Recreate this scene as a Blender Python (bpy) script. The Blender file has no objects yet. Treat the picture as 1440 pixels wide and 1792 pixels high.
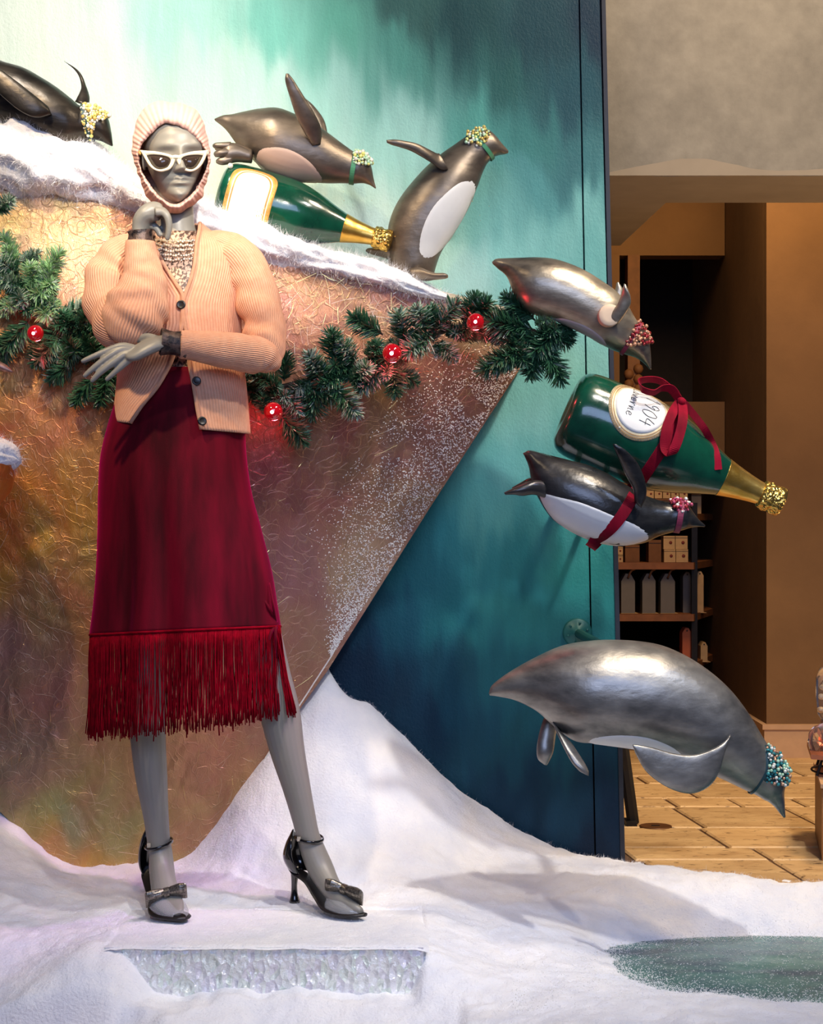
import bpy, bmesh, math, random
import numpy as np
from mathutils import Vector, Matrix, noise
from mathutils.bvhtree import BVHTree

random.seed(7); rng = np.random.default_rng(7)
SC = bpy.context.scene
COL = SC.collection
F = 3096.0          # focal length in pixels of the 1440 px wide frame
CAMZ = 0.91

# ------------------------------------------------------------------ camera, world, lights, exposure
cam_d = bpy.data.cameras.new('camera'); cam = bpy.data.objects.new('camera', cam_d); COL.objects.link(cam)
cam.location = (0, -4, CAMZ); cam.rotation_euler = (math.pi/2, 0, 0)
cam_d.sensor_fit = 'HORIZONTAL'; cam_d.sensor_width = 36; cam_d.lens = 36*F/1440
cam_d.clip_start = .05; cam_d.clip_end = 60
SC.camera = cam
SC.view_settings.view_transform = 'Standard'; SC.view_settings.look = 'None'
SC.view_settings.gamma = 1; SC.view_settings.exposure = 0.0; SC.view_settings.use_curve_mapping = False
W = bpy.data.worlds.new('world'); SC.world = W; W.use_nodes = True
W.node_tree.nodes['Background'].inputs[0].default_value = (.45, .55, 1, 1)
W.node_tree.nodes['Background'].inputs[1].default_value = .07

def lamp(name, kind, loc, target, energy, col, size=.1, spot=60, blend=.5, size_y=None):
    l = bpy.data.lights.new(name, kind); o = bpy.data.objects.new(name, l); COL.objects.link(o)
    o.location = loc; l.energy = energy; l.color = col
    if target is not None:
        o.rotation_euler = (Vector(target)-Vector(loc)).to_track_quat('-Z', 'Y').to_euler()
    if kind == 'SPOT':
        l.spot_size = math.radians(spot); l.spot_blend = blend; l.shadow_soft_size = size
    elif kind == 'AREA':
        l.shape = 'RECTANGLE' if size_y else 'DISK'; l.size = size
        if size_y: l.size_y = size_y
    else: l.shadow_soft_size = size
    return o
# ceiling spots of the display window: a warm one on the left, neutral ones on the right, plus an added cool fill from the camera side
lamp('warm_spot', 'SPOT', (-1.15, -1.5, 3.0), (-.68, .2, 1.35), 205, (1, .76, .46), .05, 46, .9)
lamp('head_spot', 'SPOT', (.2, -2.5, 2.62), (-.54, .0, 1.60), 430, (1, .92, .80), .03, 15, .8)
lamp('wall_wash', 'SPOT', (-.85, -.75, 3.1), (-.75, .62, 1.75), 150, (1, .93, .82), .08, 58, 1)
lamp('neutral_spot', 'SPOT', (1.15, -1.35, 3.05), (.40, .3, .75), 185, (1, .95, .88), .05, 58, .9)
lamp('blue_spot', 'SPOT', (1.9, -1.5, 2.5), (.6, -.1, .5), 55, (.45, .62, 1), .12, 34, .9)
lamp('floor_spot', 'SPOT', (.35, -1.9, 3.0), (-.25, -.2, 0), 120, (1, .90, .80), .05, 34, .9)
lamp('magenta_spot', 'SPOT', (1.15, -.55, 2.4), (-.36, .0, .55), 95, (.75, .28, 1), .06, 20, .9)
lamp('cool_front_fill', 'AREA', (.3, -4.3, 2.3), (0, .2, .6), 84, (.46, .60, 1), 2.6, size_y=1.6)  # unseen fill lamp added behind the camera to turn the shadows blue
lamp('plaster_fill', 'AREA', (1.35, -.6, 3.3), (1.25, 1.2, 2.0), 56, (1, .82, .60), .5)  # added lamp with no visible source, brightens the plaster beam
lamp('shop_ceiling_light', 'AREA', (1.22, 1.9, 2.55), (1.1, 3.3, .9), 24, (1, .64, .30), .7)
lamp('soffit_fill', 'AREA', (2.0, 1.0, .35), (1.3, 1.3, 2.0), 9, (1, .72, .42), .4)  # unseen lamp added in place of floor bounce on the soffit
lamp('shop_floor_light', 'SPOT', (1.45, .85, 1.88), (1.15, 1.35, 0), 95, (1, .70, .38), .15, 100, 1)

# ------------------------------------------------------------------ helpers
def P(px, py, y=0.0):
    """the point seen at pixel (px, py) at depth y of the scene"""
    d = 4+y
    return Vector(((px-720)*d/F, y, CAMZ-(py-896)*d/F))
def lin(c):
    c = np.asarray(c, float)/255
    return np.where(c <= .04045, c/12.92, ((c+.055)/1.055)**2.4)
def L(r, g, b): return tuple(lin((r, g, b)))+(1,)
def cr(A, sub):
    A = np.asarray(A, float); Q = np.vstack([2*A[0]-A[1], A, 2*A[-1]-A[-2]]); out = []
    for i in range(len(A)-1):
        p0, p1, p2, p3 = Q[i:i+4]
        for k in range(sub):
            t = k/sub
            out.append(.5*((2*p1)+(-p0+p2)*t+(2*p0-5*p1+4*p2-p3)*t*t+(-p0+3*p1-3*p2+p3)*t**3))
    out.append(A[-1]); return np.array(out)
def lerp_tab(tab, x):
    T = np.asarray(tab, float); return np.array([np.interp(x, T[:, 0], T[:, i]) for i in range(1, T.shape[1])])
def rbf(pts, vals, q, eps=1e-3, lam=1e-6):
    """thin plate interpolation"""
    p = np.asarray(pts, float); v = np.asarray(vals, float); q = np.asarray(q, float)
    def k(a, b):
        r2 = ((a[:, None, :]-b[None])**2).sum(-1)+1e-12; return r2*np.log(r2)*.5
    n = len(p); A = np.zeros((n+3, n+3)); A[:n, :n] = k(p, p)+lam*np.eye(n)
    A[:n, n] = 1; A[:n, n+1:] = p; A[n, :n] = 1; A[n+1:, :n] = p.T
    B = np.zeros((n+3, v.shape[1])); B[:n] = v; w = np.linalg.solve(A, B); out = []
    for s in range(0, len(q), 4000):
        qq = q[s:s+4000]; out.append(k(qq, p)@w[:n]+w[n]+qq@w[n+1:])
    return np.vstack(out)
def smooth_idw(pts, vals, q, p=2.6):
    pts = np.asarray(pts, float); vals = np.asarray(vals, float); out = []
    for s in range(0, len(q), 4000):
        d = ((q[s:s+4000, None]-pts[None])**2).sum(-1)+400.; w = d**(-p/2*1.4); out.append((w@vals)/w.sum(1)[:, None])
    return np.vstack(out)

class MB:
    def __init__(s): s.v = []; s.f = []; s.uv = []; s.mi = []
    def add(s, V, Fc, UV=None, mi=0):
        o = len(s.v); s.v.extend([tuple(map(float, x)) for x in V])
        for k, f in enumerate(Fc):
            s.f.append([i+o for i in f]); s.uv.append(UV[k] if UV is not None else [(0, 0)]*len(f)); s.mi.append(mi)
        return s
    def loft(s, R, caps=True, closed=True, mi=0, us=1., vs=1.):
        R = np.asarray(R, float); m, n = R.shape[:2]; V = R.reshape(-1, 3); Fc = []; UV = []
        for i in range(m-1):
            for j in range(n if closed else n-1):
                k = (j+1) % n
                Fc.append([i*n+j, i*n+k, (i+1)*n+k, (i+1)*n+j])
                UV.append([(j/n*us, i/(m-1)*vs), ((j+1)/n*us, i/(m-1)*vs), ((j+1)/n*us, (i+1)/(m-1)*vs), (j/n*us, (i+1)/(m-1)*vs)])
        V = list(map(tuple, V))
        if caps and closed:
            for i, rev in ((0, True), (m-1, False)):
                V.append(tuple(R[i].mean(0))); c = len(V)-1
                for j in range(n):
                    k = (j+1) % n; a, b = i*n+j, i*n+k
                    Fc.append([b, a, c] if rev else [a, b, c]); UV.append([(j/n*us, i/(m-1)*vs)]*3)
        return s.add(V, Fc, UV, mi)
    def box(s, a, b, mi=0, bev=0):
        (x0, y0, z0), (x1, y1, z1) = a, b
        V = [(x, y, z) for z in (z0, z1) for y in (y0, y1) for x in (x0, x1)]
        return s.add(V, [(0, 2, 3, 1), (4, 5, 7, 6), (0, 1, 5, 4), (2, 6, 7, 3), (0, 4, 6, 2), (1, 3, 7, 5)], None, mi)
    def prism(s, pts, z0, z1, mi=0):
        n = len(pts); V = [(x, y, z0) for x, y in pts]+[(x, y, z1) for x, y in pts]
        return s.add(V, [list(range(n))[::-1], list(range(n, 2*n))]+[[i, (i+1) % n, n+(i+1) % n, n+i] for i in range(n)], None, mi)
    def ball(s, c, r, nu=8, nv=6, mi=0):
        R = [[(c[0]+r*math.sin(t)*math.cos(a), c[1]+r*math.sin(t)*math.sin(a), c[2]-r*math.cos(t)) for a in np.linspace(0, 2*math.pi, nu, False)]
             for t in np.linspace(.25, math.pi-.25, nv)]
        return s.loft(R, mi=mi)
    def tube(s, pts, rad, n=12, sub=4, mi=0, flat=None, caps=True, us=1., vs=1., up=(0, 0, 1), mod=None):
        """pts 3-D, rad one radius or (r_side, r_up) per point"""
        pts = np.array([tuple(p) for p in pts], float); rad = np.array([(r, r) if np.isscalar(r) else r for r in rad], float)
        C = cr(np.hstack([pts, rad]), sub) if sub > 1 else np.hstack([pts, rad])
        X = C[:, :3]; r = np.abs(C[:, 3:]); T = np.gradient(X, axis=0); T /= np.linalg.norm(T, axis=1)[:, None]+1e-12
        u = np.array(up, float); u -= T[0]*u.dot(T[0])
        if np.linalg.norm(u) < 1e-3: u = np.array((0, 1., 0)); u -= T[0]*u.dot(T[0])
        u /= np.linalg.norm(u); R = []
        th = np.linspace(0, 2*math.pi, n, False)
        for i in range(len(X)):
            u = u-T[i]*u.dot(T[i]); u /= np.linalg.norm(u); w = np.cross(T[i], u)
            k = np.ones(n) if mod is None else mod(i/(len(X)-1), th)
            R.append(X[i]+(np.cos(th)*k)[:, None]*w*r[i, 0]+(np.sin(th)*k)[:, None]*u*r[i, 1])
        return s.loft(R, caps, mi=mi, us=us, vs=vs)
    def build(s, name, mats, parent=None, smooth=True, col=None):
        me = bpy.data.meshes.new(name); me.from_pydata(s.v, [], s.f)
        mats = mats if isinstance(mats, (list, tuple)) else [mats]
        for m in mats: me.materials.append(m)
        me.polygons.foreach_set('material_index', s.mi)
        if smooth: me.polygons.foreach_set('use_smooth', [True]*len(s.f))
        uv = me.uv_layers.new(name='UVMap'); flat = [c for f in s.uv for p in f for c in p]; uv.data.foreach_set('uv', flat)
        if col is not None:
            a = me.color_attributes.new('paint', 'FLOAT_COLOR', 'POINT')
            a.data.foreach_set('color', np.hstack([col, np.ones((len(col), 1))]).ravel())
        me.update()
        return link(bpy.data.objects.new(name, me), parent)
def link(o, parent=None):
    COL.objects.link(o)
    if parent is not None:
        o.parent = parent
        if '_t' in parent: o.matrix_parent_inverse = Matrix.Translation(-Vector(parent['_t']))
    return o
def thing(name, loc, label, cat, group=None):
    o = bpy.data.objects.new(name, None); COL.objects.link(o); o.location = loc; o['_t'] = list(loc)
    o.empty_display_size = .05
    return tag(o, label, cat, group)
def tag(o, label=None, cat=None, group=None, kind=None):
    for k, v in (('label', label), ('category', cat), ('group', group), ('kind', kind)):
        if v: o[k] = v
    return o
def struct(o): o['kind'] = 'structure'; return o
def solidify(o, t, off=0):
    m = o.modifiers.new('thickness', 'SOLIDIFY'); m.thickness = t; m.offset = off; return o

# ------------------------------------------------------------------ materials
class NT:
    def __init__(s, name):
        s.m = bpy.data.materials.new(name); s.m.use_nodes = True; s.t = s.m.node_tree
        s.b = s.t.nodes['Principled BSDF']; s.tc = s.t.nodes.new('ShaderNodeTexCoord')
    def n(s, kind, **kw):
        x = s.t.nodes.new('ShaderNode'+kind)
        for k, v in kw.items():
            if k[0] == 'i' and k[1:].isdigit(): s.put(x.inputs[int(k[1:])], v)
            elif k in x.inputs.keys(): s.put(x.inputs[k], v)
            else: setattr(x, k, v)
        return x
    def put(s, sock, v):
        if hasattr(v, 'is_output') or isinstance(v, bpy.types.NodeSocket): s.t.links.new(v, sock)
        else: sock.default_value = v
    def set(s, **kw):
        for k, v in kw.items(): s.put(s.b.inputs[k.replace('_', ' ')], v)
        return s
    def coord(s, scale=(1, 1, 1), which='Object', rot=(0, 0, 0)):
        return s.n('Mapping', i0=s.tc.outputs[which], i3=scale, i2=rot).outputs[0]
    def noise(s, scale, vec=None, detail=4, rough=.55, dist=0):
        x = s.n('TexNoise', i0=vec if vec is not None else s.coord()); x.inputs['Scale'].default_value = scale
        x.inputs['Detail'].default_value = detail; x.inputs['Roughness'].default_value = rough; x.inputs['Distortion'].default_value = dist
        return x.outputs[0]
    def ramp(s, fac, stops):
        r = s.n('ValToRGB', i0=fac); e = r.color_ramp.elements
        while len(e) < len(stops): e.new(.5)
        for x, (p, c) in zip(e, stops): x.position = p; x.color = c if len(c) == 4 else tuple(c)+(1,)
        return r.outputs[0]
    def mix(s, fac, a, b, blend='MIX'):
        x = s.n('Mix', data_type='RGBA', blend_type=blend); s.put(x.inputs[0], fac); s.put(x.inputs[6], a); s.put(x.inputs[7], b); return x.outputs[2]
    def math(s, op, a, b=0., c=0.):
        x = s.n('Math', operation=op); s.put(x.inputs[0], a); s.put(x.inputs[1], b); s.put(x.inputs[2], c); return x.outputs[0]
    def bump(s, h, strength=.3, dist=.01, normal=None):
        x = s.n('Bump'); x.inputs['Strength'].default_value = strength; x.inputs['Distance'].default_value = dist
        s.put(x.inputs['Height'], h)
        if normal is not None: s.put(x.inputs['Normal'], normal)
        s.put(s.b.inputs['Normal'], x.outputs[0]); return x.outputs[0]
def plain(name, col, rough=.5, metal=0, var=.12, scale=30, bump=0, **kw):
    t = NT(name); n = t.noise(scale); c = np.array(col[:3])
    t.set(Base_Color=t.ramp(n, [(.3, tuple(c*(1-var))), (.7, tuple(np.minimum(c*(1+var), 1)))]), Roughness=rough, Metallic=metal, **kw)
    if bump: t.bump(n, bump, .004)
    return t.m

def m_pewter(name, dark, light, lo=.35, rough=.3, seed=0):
    t = NT(name); v = t.coord((1, 1, 1)); v2 = t.coord((2, 2, 5), rot=(.0, .5+seed, .2))
    n = t.math('ADD', t.math('MULTIPLY', t.noise(6, v, 5), .55), t.math('MULTIPLY', t.noise(7, v2, 6), .45))
    t.set(Base_Color=t.ramp(n, [(lo, dark), (lo+.3, light)]), Metallic=.72)
    t.set(Roughness=t.math('ADD', t.math('MULTIPLY', n, .3), rough-.12))
    t.bump(t.noise(38, v, 4), .16, .006, t.bump(t.noise(9, v2, 4), .12, .01)); return t.m
PEW_DARK = m_pewter('black_bronze_paint', L(38, 35, 33), L(80, 73, 65), rough=.34)
PEW_WARM = m_pewter('warm_pewter_paint', L(92, 83, 75), L(146, 132, 116), rough=.4, seed=.4)
PEW_BLACK = m_pewter('gloss_black_paint', L(26, 27, 31), L(92, 90, 88), rough=.26, seed=.9)
PEW_SILVER = m_pewter('silver_paint', L(96, 94, 92), L(176, 170, 160), rough=.36, seed=.2)
BELLY_PINK = plain('blush_belly_paint', L(206, 176, 158), .5, var=.06, scale=9)
BELLY_WHITE = plain('white_belly_paint', L(215, 214, 212), .42, var=.07, scale=9)
BELLY_GREY = plain('dusky_belly_paint', L(190, 178, 172), .5, var=.1, scale=12)
PEACH = plain('peach_cut_disc', L(226, 196, 164), .6, var=.04)

def m_beads(name, col, metal=.1):
    return plain(name, col, .18, metal, var=.25, scale=300, Coat_Weight=.6)
BEAD_Y = m_beads('yellow_green_beads', L(226, 222, 130)); BEAD_W = m_beads('pearl_beads', L(236, 230, 214))
BEAD_G = m_beads('gold_beads', L(226, 196, 110), .4); BEAD_M = m_beads('mint_beads', L(190, 226, 190))
BEAD_R = m_beads('ruby_beads', L(140, 22, 30)); BEAD_C = m_beads('copper_beads', L(226, 168, 132), .5)
BEAD_P = m_beads('rose_beads', L(190, 70, 100)); BEAD_T = m_beads('teal_beads', L(50, 140, 140))
RIB_GREEN = plain('green_ribbon', L(70, 140, 100), .5); RIB_TEAL = plain('dark_teal_ribbon', L(20, 60, 66), .5)
RIB_ROSE = plain('rose_ribbon', L(130, 40, 66), .6)
def m_velvet(name, col, tint, sheen=1., dark=None):
    t = NT(name); n = t.noise(5, t.coord((3, 3, .5)), 4); c = np.array(col[:3])
    t.set(Base_Color=t.ramp(n, [(.35, tuple(c*.35)), (.7, tuple(c*1.35))]), Roughness=.75, Sheen_Weight=sheen, Sheen_Roughness=.33, Sheen_Tint=tint)
    t.b.inputs['Specular IOR Level'].default_value = .12
    t.bump(t.noise(420, t.coord(), 2), .12, .002); return t.m
VELVET = m_velvet('crimson_velvet', L(94, 0, 22), L(255, 6, 130), .8)
RIB_VELVET = m_velvet('red_velvet_ribbon', L(140, 8, 36), L(255, 90, 120), .35)
FRINGE = plain('crimson_fringe', L(120, 0, 20), .85, var=.35, scale=60, IOR=1.15)

t = NT('bottle_green_paint'); n = t.noise(10, None, 5)
t.set(Base_Color=t.ramp(n, [(.3, L(6, 44, 32)), (.7, L(14, 82, 58))]), Roughness=t.ramp(t.noise(25), [(.3, (.13,)*3), (.8, (.3,)*3)]), Coat_Weight=.6, Coat_Roughness=.08)
t.bump(t.noise(55, None, 4), .1, .004); BOTTLE = t.m
t = NT('gold_foil'); t.set(Base_Color=t.ramp(t.noise(14), [(.3, L(196, 146, 52)), (.7, L(236, 196, 110))]), Metallic=.9, Roughness=.3)
t.bump(t.noise(40, None, 5), .25, .006); GOLD = t.m
t = NT('crushed_gold_foil'); t.set(Base_Color=L(214, 172, 84), Metallic=.92, Roughness=.24)
t.bump(t.n('TexVoronoi', i0=t.coord(), Scale=130.).outputs[0], .6, .006); GOLD_CRUSH = t.m
LABEL_CREAM = plain('cream_label_paper', L(240, 226, 206), .6, var=.03); LABEL_WHITE = plain('white_label_paper', L(238, 234, 226), .5, var=.03)
LABEL_GOLD = plain('gold_label_border', L(214, 164, 84), .45, .25, var=.25, scale=90)
LABEL_TAN = plain('tan_label_line', L(176, 130, 70), .5, var=.1); INK = plain('black_ink', L(40, 36, 36), .6)
LABEL_EDGE = plain('pale_gold_label_border', L(226, 206, 162), .45, .15, var=.2, scale=60)

t = NT('cotton_snow'); n = t.noise(9, None, 6); f = t.noise(160, None, 3)
t.set(Base_Color=t.ramp(n, [(.3, L(226, 228, 236)), (.65, L(244, 243, 243))]), Roughness=.95, Sheen_Weight=.25)
t.b.inputs['Specular IOR Level'].default_value = .1
t.bump(t.math('ADD', t.math('MULTIPLY', n, .6), t.math('MULTIPLY', f, .25)), .55, .02); SNOW = t.m
FIBRE = plain('cotton_fibre', L(242, 242, 246), .95, var=.03)
GRAIN = plain('snow_grain', L(238, 236, 232), .6, var=.05, scale=500)
SKIN = plain('grey_mannequin_lacquer', L(136, 132, 123), .42, var=.025, scale=14)

def m_knit(name, c0, c1, nrib, amp):
    t = NT(name); uv = t.coord((1, 1, 1), 'UV')
    w = t.n('TexWave', wave_type='BANDS', bands_direction='X', i0=uv); w.inputs['Scale'].default_value = nrib*2*math.pi/20
    w.inputs['Distortion'].default_value = .25; w.inputs['Detail'].default_value = 1
    f = t.noise(500, None, 2); g = t.noise(60, None, 4)
    base = t.mix(t.math('MULTIPLY', g, .9), c0, c1); base = t.mix(t.math('MULTIPLY', t.math('SUBTRACT', 1., w.outputs['Fac']), amp), base, t.mix(.5, base, L(120, 60, 30)))
    t.set(Base_Color=base, Roughness=.9, Sheen_Weight=.35, Sheen_Roughness=.5, Sheen_Tint=c1)
    t.b.inputs['Specular IOR Level'].default_value = .15
    t.bump(t.math('ADD', w.outputs['Fac'], t.math('MULTIPLY', f, .6)), .5, .003); return t.m
KNIT = m_knit('peach_rib_knit', L(214, 148, 114), L(236, 186, 156), 112, .42)
KNIT_ARM = m_knit('peach_rib_knit_sleeve', L(214, 148, 114), L(236, 186, 156), 58, .42)
KNIT_PINK = m_knit('blush_rib_knit', L(226, 172, 156), L(238, 198, 184), 64, .3)
t = NT('sequin_leopard'); v = t.n('TexVoronoi', i0=t.coord(), Scale=300.); n = t.noise(165, t.coord((1, .3, .8)), 2, .5, .4)
c = t.ramp(n, [(.40, L(70, 48, 38)), (.47, L(112, 84, 68)), (.53, L(190, 156, 134))])
t.set(Base_Color=c, Metallic=.15, Roughness=.42); t.bump(v.outputs[1], .25, .002); LEOPARD = t.m
t = NT('dark_lace'); n = t.noise(70, None, 3, dist=.8)
t.set(Base_Color=t.ramp(n, [(.4, L(28, 22, 24)), (.62, L(96, 76, 68))]), Metallic=.3, Roughness=.4); t.bump(t.noise(260), .5, .003); LACE = t.m
FRAME_W = plain('ivory_acetate', L(240, 226, 196), .22, var=.02, Coat_Weight=.4)
t = NT('smoke_lens'); t.set(Base_Color=L(52, 40, 34), Roughness=.06, Alpha=.9, Coat_Weight=.5); t.put(t.b.inputs['Base Color'], t.ramp(t.noise(3), [(.2, L(46, 36, 30)), (.8, L(62, 48, 40))])); LENS = t.m
BUTTON = plain('black_button', L(20, 17, 17), .35, var=.1)
SILVER = plain('silver_chain', L(236, 220, 194), .32, .6, var=.2, scale=300)
PATENT = plain('black_patent_leather', L(14, 13, 14), .16, var=.2, Coat_Weight=.7)
SOLE = plain('dark_sole', L(26, 22, 22), .45, var=.2)
INSOLE = plain('copper_insole', L(150, 96, 72), .4, .2, var=.1)
t = NT('pewter_sequin'); v = t.n('TexVoronoi', i0=t.coord(), Scale=330.)
t.set(Base_Color=t.mix(v.outputs[1], L(64, 60, 56), L(150, 142, 130)), Metallic=.8, Roughness=.3); t.bump(v.outputs[1], .8, .004); SEQUIN = t.m
t = NT('clear_vinyl'); t.set(Base_Color=(.55, .55, .55, 1), Roughness=.1, Alpha=.3, Coat_Weight=.6); t.put(t.b.inputs['Roughness'], t.ramp(t.noise(20), [(.2, (.06,)*3), (.8, (.16,)*3)])); VINYL = t.m

def m_needle(name, a, b):
    t = NT(name); t.set(Base_Color=t.ramp(t.noise(120, None, 2), [(.35, a), (.65, b)]), Roughness=.5); return t.m
NEEDLE = m_needle('dark_green_needles', L(22, 60, 42), L(58, 108, 74)); NEEDLE_F = m_needle('frosted_needles', L(78, 116, 96), L(190, 200, 182))
NEEDLE_L = m_needle('bright_green_needles', L(84, 146, 98), L(176, 206, 146)); TWIG = plain('brown_twig', L(78, 62, 46), .8, var=.3)
t = NT('red_lamp_glass'); lw = t.n('LayerWeight', Blend=.35)
t.set(Base_Color=L(150, 6, 18), Roughness=.08, Coat_Weight=1., Emission_Color=L(220, 10, 26), Emission_Strength=t.ramp(t.noise(30), [(.3, (.16,)*3), (.7, (.3,)*3)])); GLOBE = t.m
t = NT('hot_filament'); t.set(Base_Color=(1, .8, .8, 1), Emission_Color=(1, .75, .78, 1), Emission_Strength=4.); t.put(t.b.inputs['Roughness'], t.ramp(t.noise(9), [(.2, (.3,)*3), (.8, (.4,)*3)])); HOT = t.m
SOCKET = plain('dark_green_socket', L(28, 40, 32), .5)
IRON = plain('blackened_iron', L(28, 24, 22), .5, .4, var=.2); TEALIRON = plain('teal_painted_iron', L(24, 92, 92), .45, .1, var=.15)

# ================================================================== the setting
# ---- painted backdrop
YB = .62
t = NT('mural_paint'); a = t.n('Attribute', attribute_name='paint')
br = t.noise(5, t.coord((3.2, 1, .55)), 7, .68, .6); fine = t.noise(60, t.coord((3, 1, 1)), 4)
hsv = t.n('HueSaturation', i4=a.outputs[0]); hsv.inputs['Value'].default_value = 1; hsv.inputs['Saturation'].default_value = .95; t.put(hsv.inputs['Value'], t.math('MULTIPLY_ADD', br, .55, .72))
t.set(Base_Color=hsv.outputs[0], Roughness=.5)
t.b.inputs['Specular IOR Level'].default_value = .18
t.bump(t.math('ADD', t.math('MULTIPLY', t.noise(130, t.coord((1.6, 1, 1)), 3), .7), t.math('MULTIPLY', t.noise(22, None, 5), .5)), .42, .006); MURAL = t.m
MUR = [(-200, 100, 214, 226, 206), (30, 40, 216, 228, 208), (150, 100, 214, 230, 212), (330, 40, 168, 222, 202), (380, 120, 190, 228, 208), (480, 60, 120, 200, 178), (470, 160, 190, 226, 212),
 (560, 180, 160, 214, 200), (600, 60, 92, 172, 150), (700, 100, 78, 150, 136), (700, 20, 56, 100, 94), (800, 40, 36, 76, 78), (880, 130, 44, 98, 94), (960, 60, 34, 72, 80), (1035, 60, 30, 52, 68), (1000, 170, 34, 78, 88),
 (930, 250, 56, 122, 118), (840, 250, 80, 160, 148), (700, 230, 150, 204, 192), (620, 300, 176, 214, 206), (560, 360, 196, 220, 206), (430, 260, 202, 228, 212), (360, 340, 206, 224, 204), (640, 380, 186, 216, 208),
 (860, 370, 96, 160, 156), (930, 330, 74, 140, 140), (1000, 300, 52, 106, 110), (1000, 400, 110, 172, 166), (900, 440, 120, 184, 178), (800, 460, 150, 196, 190), (1035, 450, 100, 166, 160), (960, 560, 116, 186, 180), (1030, 620, 124, 186, 178),
 (930, 700, 118, 186, 180), (900, 800, 96, 172, 168), (1000, 720, 110, 180, 170), (860, 900, 78, 160, 156), (960, 900, 60, 150, 152), (1040, 900, 40, 140, 140), (780, 950, 34, 122, 130), (900, 1000, 34, 126, 132), (1030, 1010, 30, 126, 128),
 (720, 1000, 16, 96, 108), (690, 1080, 8, 74, 92), (800, 1080, 20, 104, 112), (930, 1080, 24, 108, 114), (1050, 1100, 22, 100, 104), (640, 1120, 4, 52, 76), (620, 1180, 3, 34, 58), (700, 1180, 4, 40, 62), (780, 1190, 8, 66, 84), (860, 1180, 14, 84, 96),
 (740, 1280, 5, 46, 68), (860, 1300, 8, 62, 82), (960, 1260, 12, 76, 90), (1050, 1250, 8, 56, 78), (900, 1400, 5, 44, 68), (1000, 1400, 5, 48, 72), (1070, 1400, 4, 32, 58), (1060, 1490, 4, 28, 52), (500, 900, 20, 90, 110), (300, 1200, 5, 40, 60)]
MUR = np.array(MUR, float)
def panel(name, xl_top, xl_bot, xr_top, xr_bot, top, bot, y0, y1, parent, nx, nz):
    mb = MB(); cols = []
    for layer, y in ((0, y0), (1, y1)):
        V = []
        for i in range(nz+1):
            py = top+(bot-top)*i/nz; k = py/1505
            xl = xl_top+(xl_bot-xl_top)*k; xr = xr_top+(xr_bot-xr_top)*k
            for j in range(nx+1):
                p = P(xl+(xr-xl)*j/nx, py, y0); V.append((p.x, y, p.z))
                if True: cols.append((xl+(xr-xl)*j/nx+26*noise.noise((p.x*9, p.z*5, 1))+16*noise.noise((p.x*40, p.z*4, 7)), py+70*noise.noise((p.x*14, p.z*3, 4))+34*noise.noise((p.x*50, p.z*7, 9))))
        Fc = [[i*(nx+1)+j, (i+1)*(nx+1)+j, (i+1)*(nx+1)+j+1, i*(nx+1)+j+1] for i in range(nz) for j in range(nx)]
        if layer: Fc = [f[::-1] for f in Fc]
        mb.add(V, Fc)
    n1 = (nx+1)*(nz+1)
    edge = [j for j in range(nx+1)]+[i*(nx+1)+nx for i in range(1, nz+1)]+[nz*(nx+1)+j for j in range(nx-1, -1, -1)]+[i*(nx+1) for i in range(nz-1, 0, -1)]
    for a, b in zip(edge, edge[1:]+edge[:1]): mb.f.append([a, b, b+n1, a+n1]); mb.uv.append([(0, 0)]*4); mb.mi.append(0)
    c = lin(smooth_idw(MUR[:, :2], MUR[:, 2:], np.array(cols)))
    return mb.build(name, MURAL, parent, smooth=False, col=c)
wall = panel('wall_back', -420, -420, 1012, 1040, -160, 1560, YB, YB+.03, None, 150, 180); struct(wall)
wall['label'] = 'hand-painted mural wall fading from pale mint to deep blue'
panel('panel', 1015, 1043, 1049, 1087, -160, 1560, YB, YB+.03, wall, 8, 180)
EDGE = plain('dark_navy_edge', L(26, 32, 48), .6, var=.2)
def quad_slab(name, pts, y0, y1, mat, parent=None, smooth=False):
    mb = MB(); n = len(pts); V = [tuple(P(x, y, y0)) for x, y in pts]; V += [(v[0], y1, v[2]) for v in V]
    mb.add(V, [list(range(n))[::-1], list(range(n, 2*n))]+[[i, (i+1) % n, n+(i+1) % n, n+i] for i in range(n)]); return mb.build(name, mat, parent, smooth)
quad_slab('edge_trim', [(1049, -160), (1056, -160), (1095, 1560), (1087, 1560)], YB-.004, YB+.05, EDGE, wall)
quad_slab('seam_backing', [(1009, -160), (1019, -160), (1047, 1560), (1037, 1560)], YB+.031, YB+.04, EDGE, wall)

# ---- the shop beyond
t = NT('old_plaster'); n = t.noise(3, None, 6, .65); n2 = t.noise(22, None, 6)
t.set(Base_Color=t.ramp(t.math('ADD', t.math('MULTIPLY', n, .7), t.math('MULTIPLY', n2, .3)), [(.35, L(132, 122, 106)), (.65, L(168, 156, 136))]), Roughness=.85)
t.bump(n2, .25, .01); PLASTER = t.m
t = NT('ochre_wall_paint'); n = t.noise(2.5, None, 6, .6)
t.set(Base_Color=t.ramp(n, [(.3, L(102, 72, 40)), (.7, L(122, 88, 52))]), Roughness=.8); t.bump(t.noise(30), .15, .006); OCHRE = t.m
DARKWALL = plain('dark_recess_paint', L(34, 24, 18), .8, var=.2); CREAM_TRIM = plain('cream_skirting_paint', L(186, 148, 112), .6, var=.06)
DW = plain('brown_wood_shelf', L(138, 84, 44), .6, var=.25, scale=18); POST = plain('brown_post', L(120, 78, 42), .7, var=.15)
def wbox(name, x0, x1, y0, y1, z0, z1, mat, parent=None): return MB().box((x0, y0, z0), (x1, y1, z1)).build(name, mat, parent, False)
def X(px, d): return (px-720)*d/F
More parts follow.
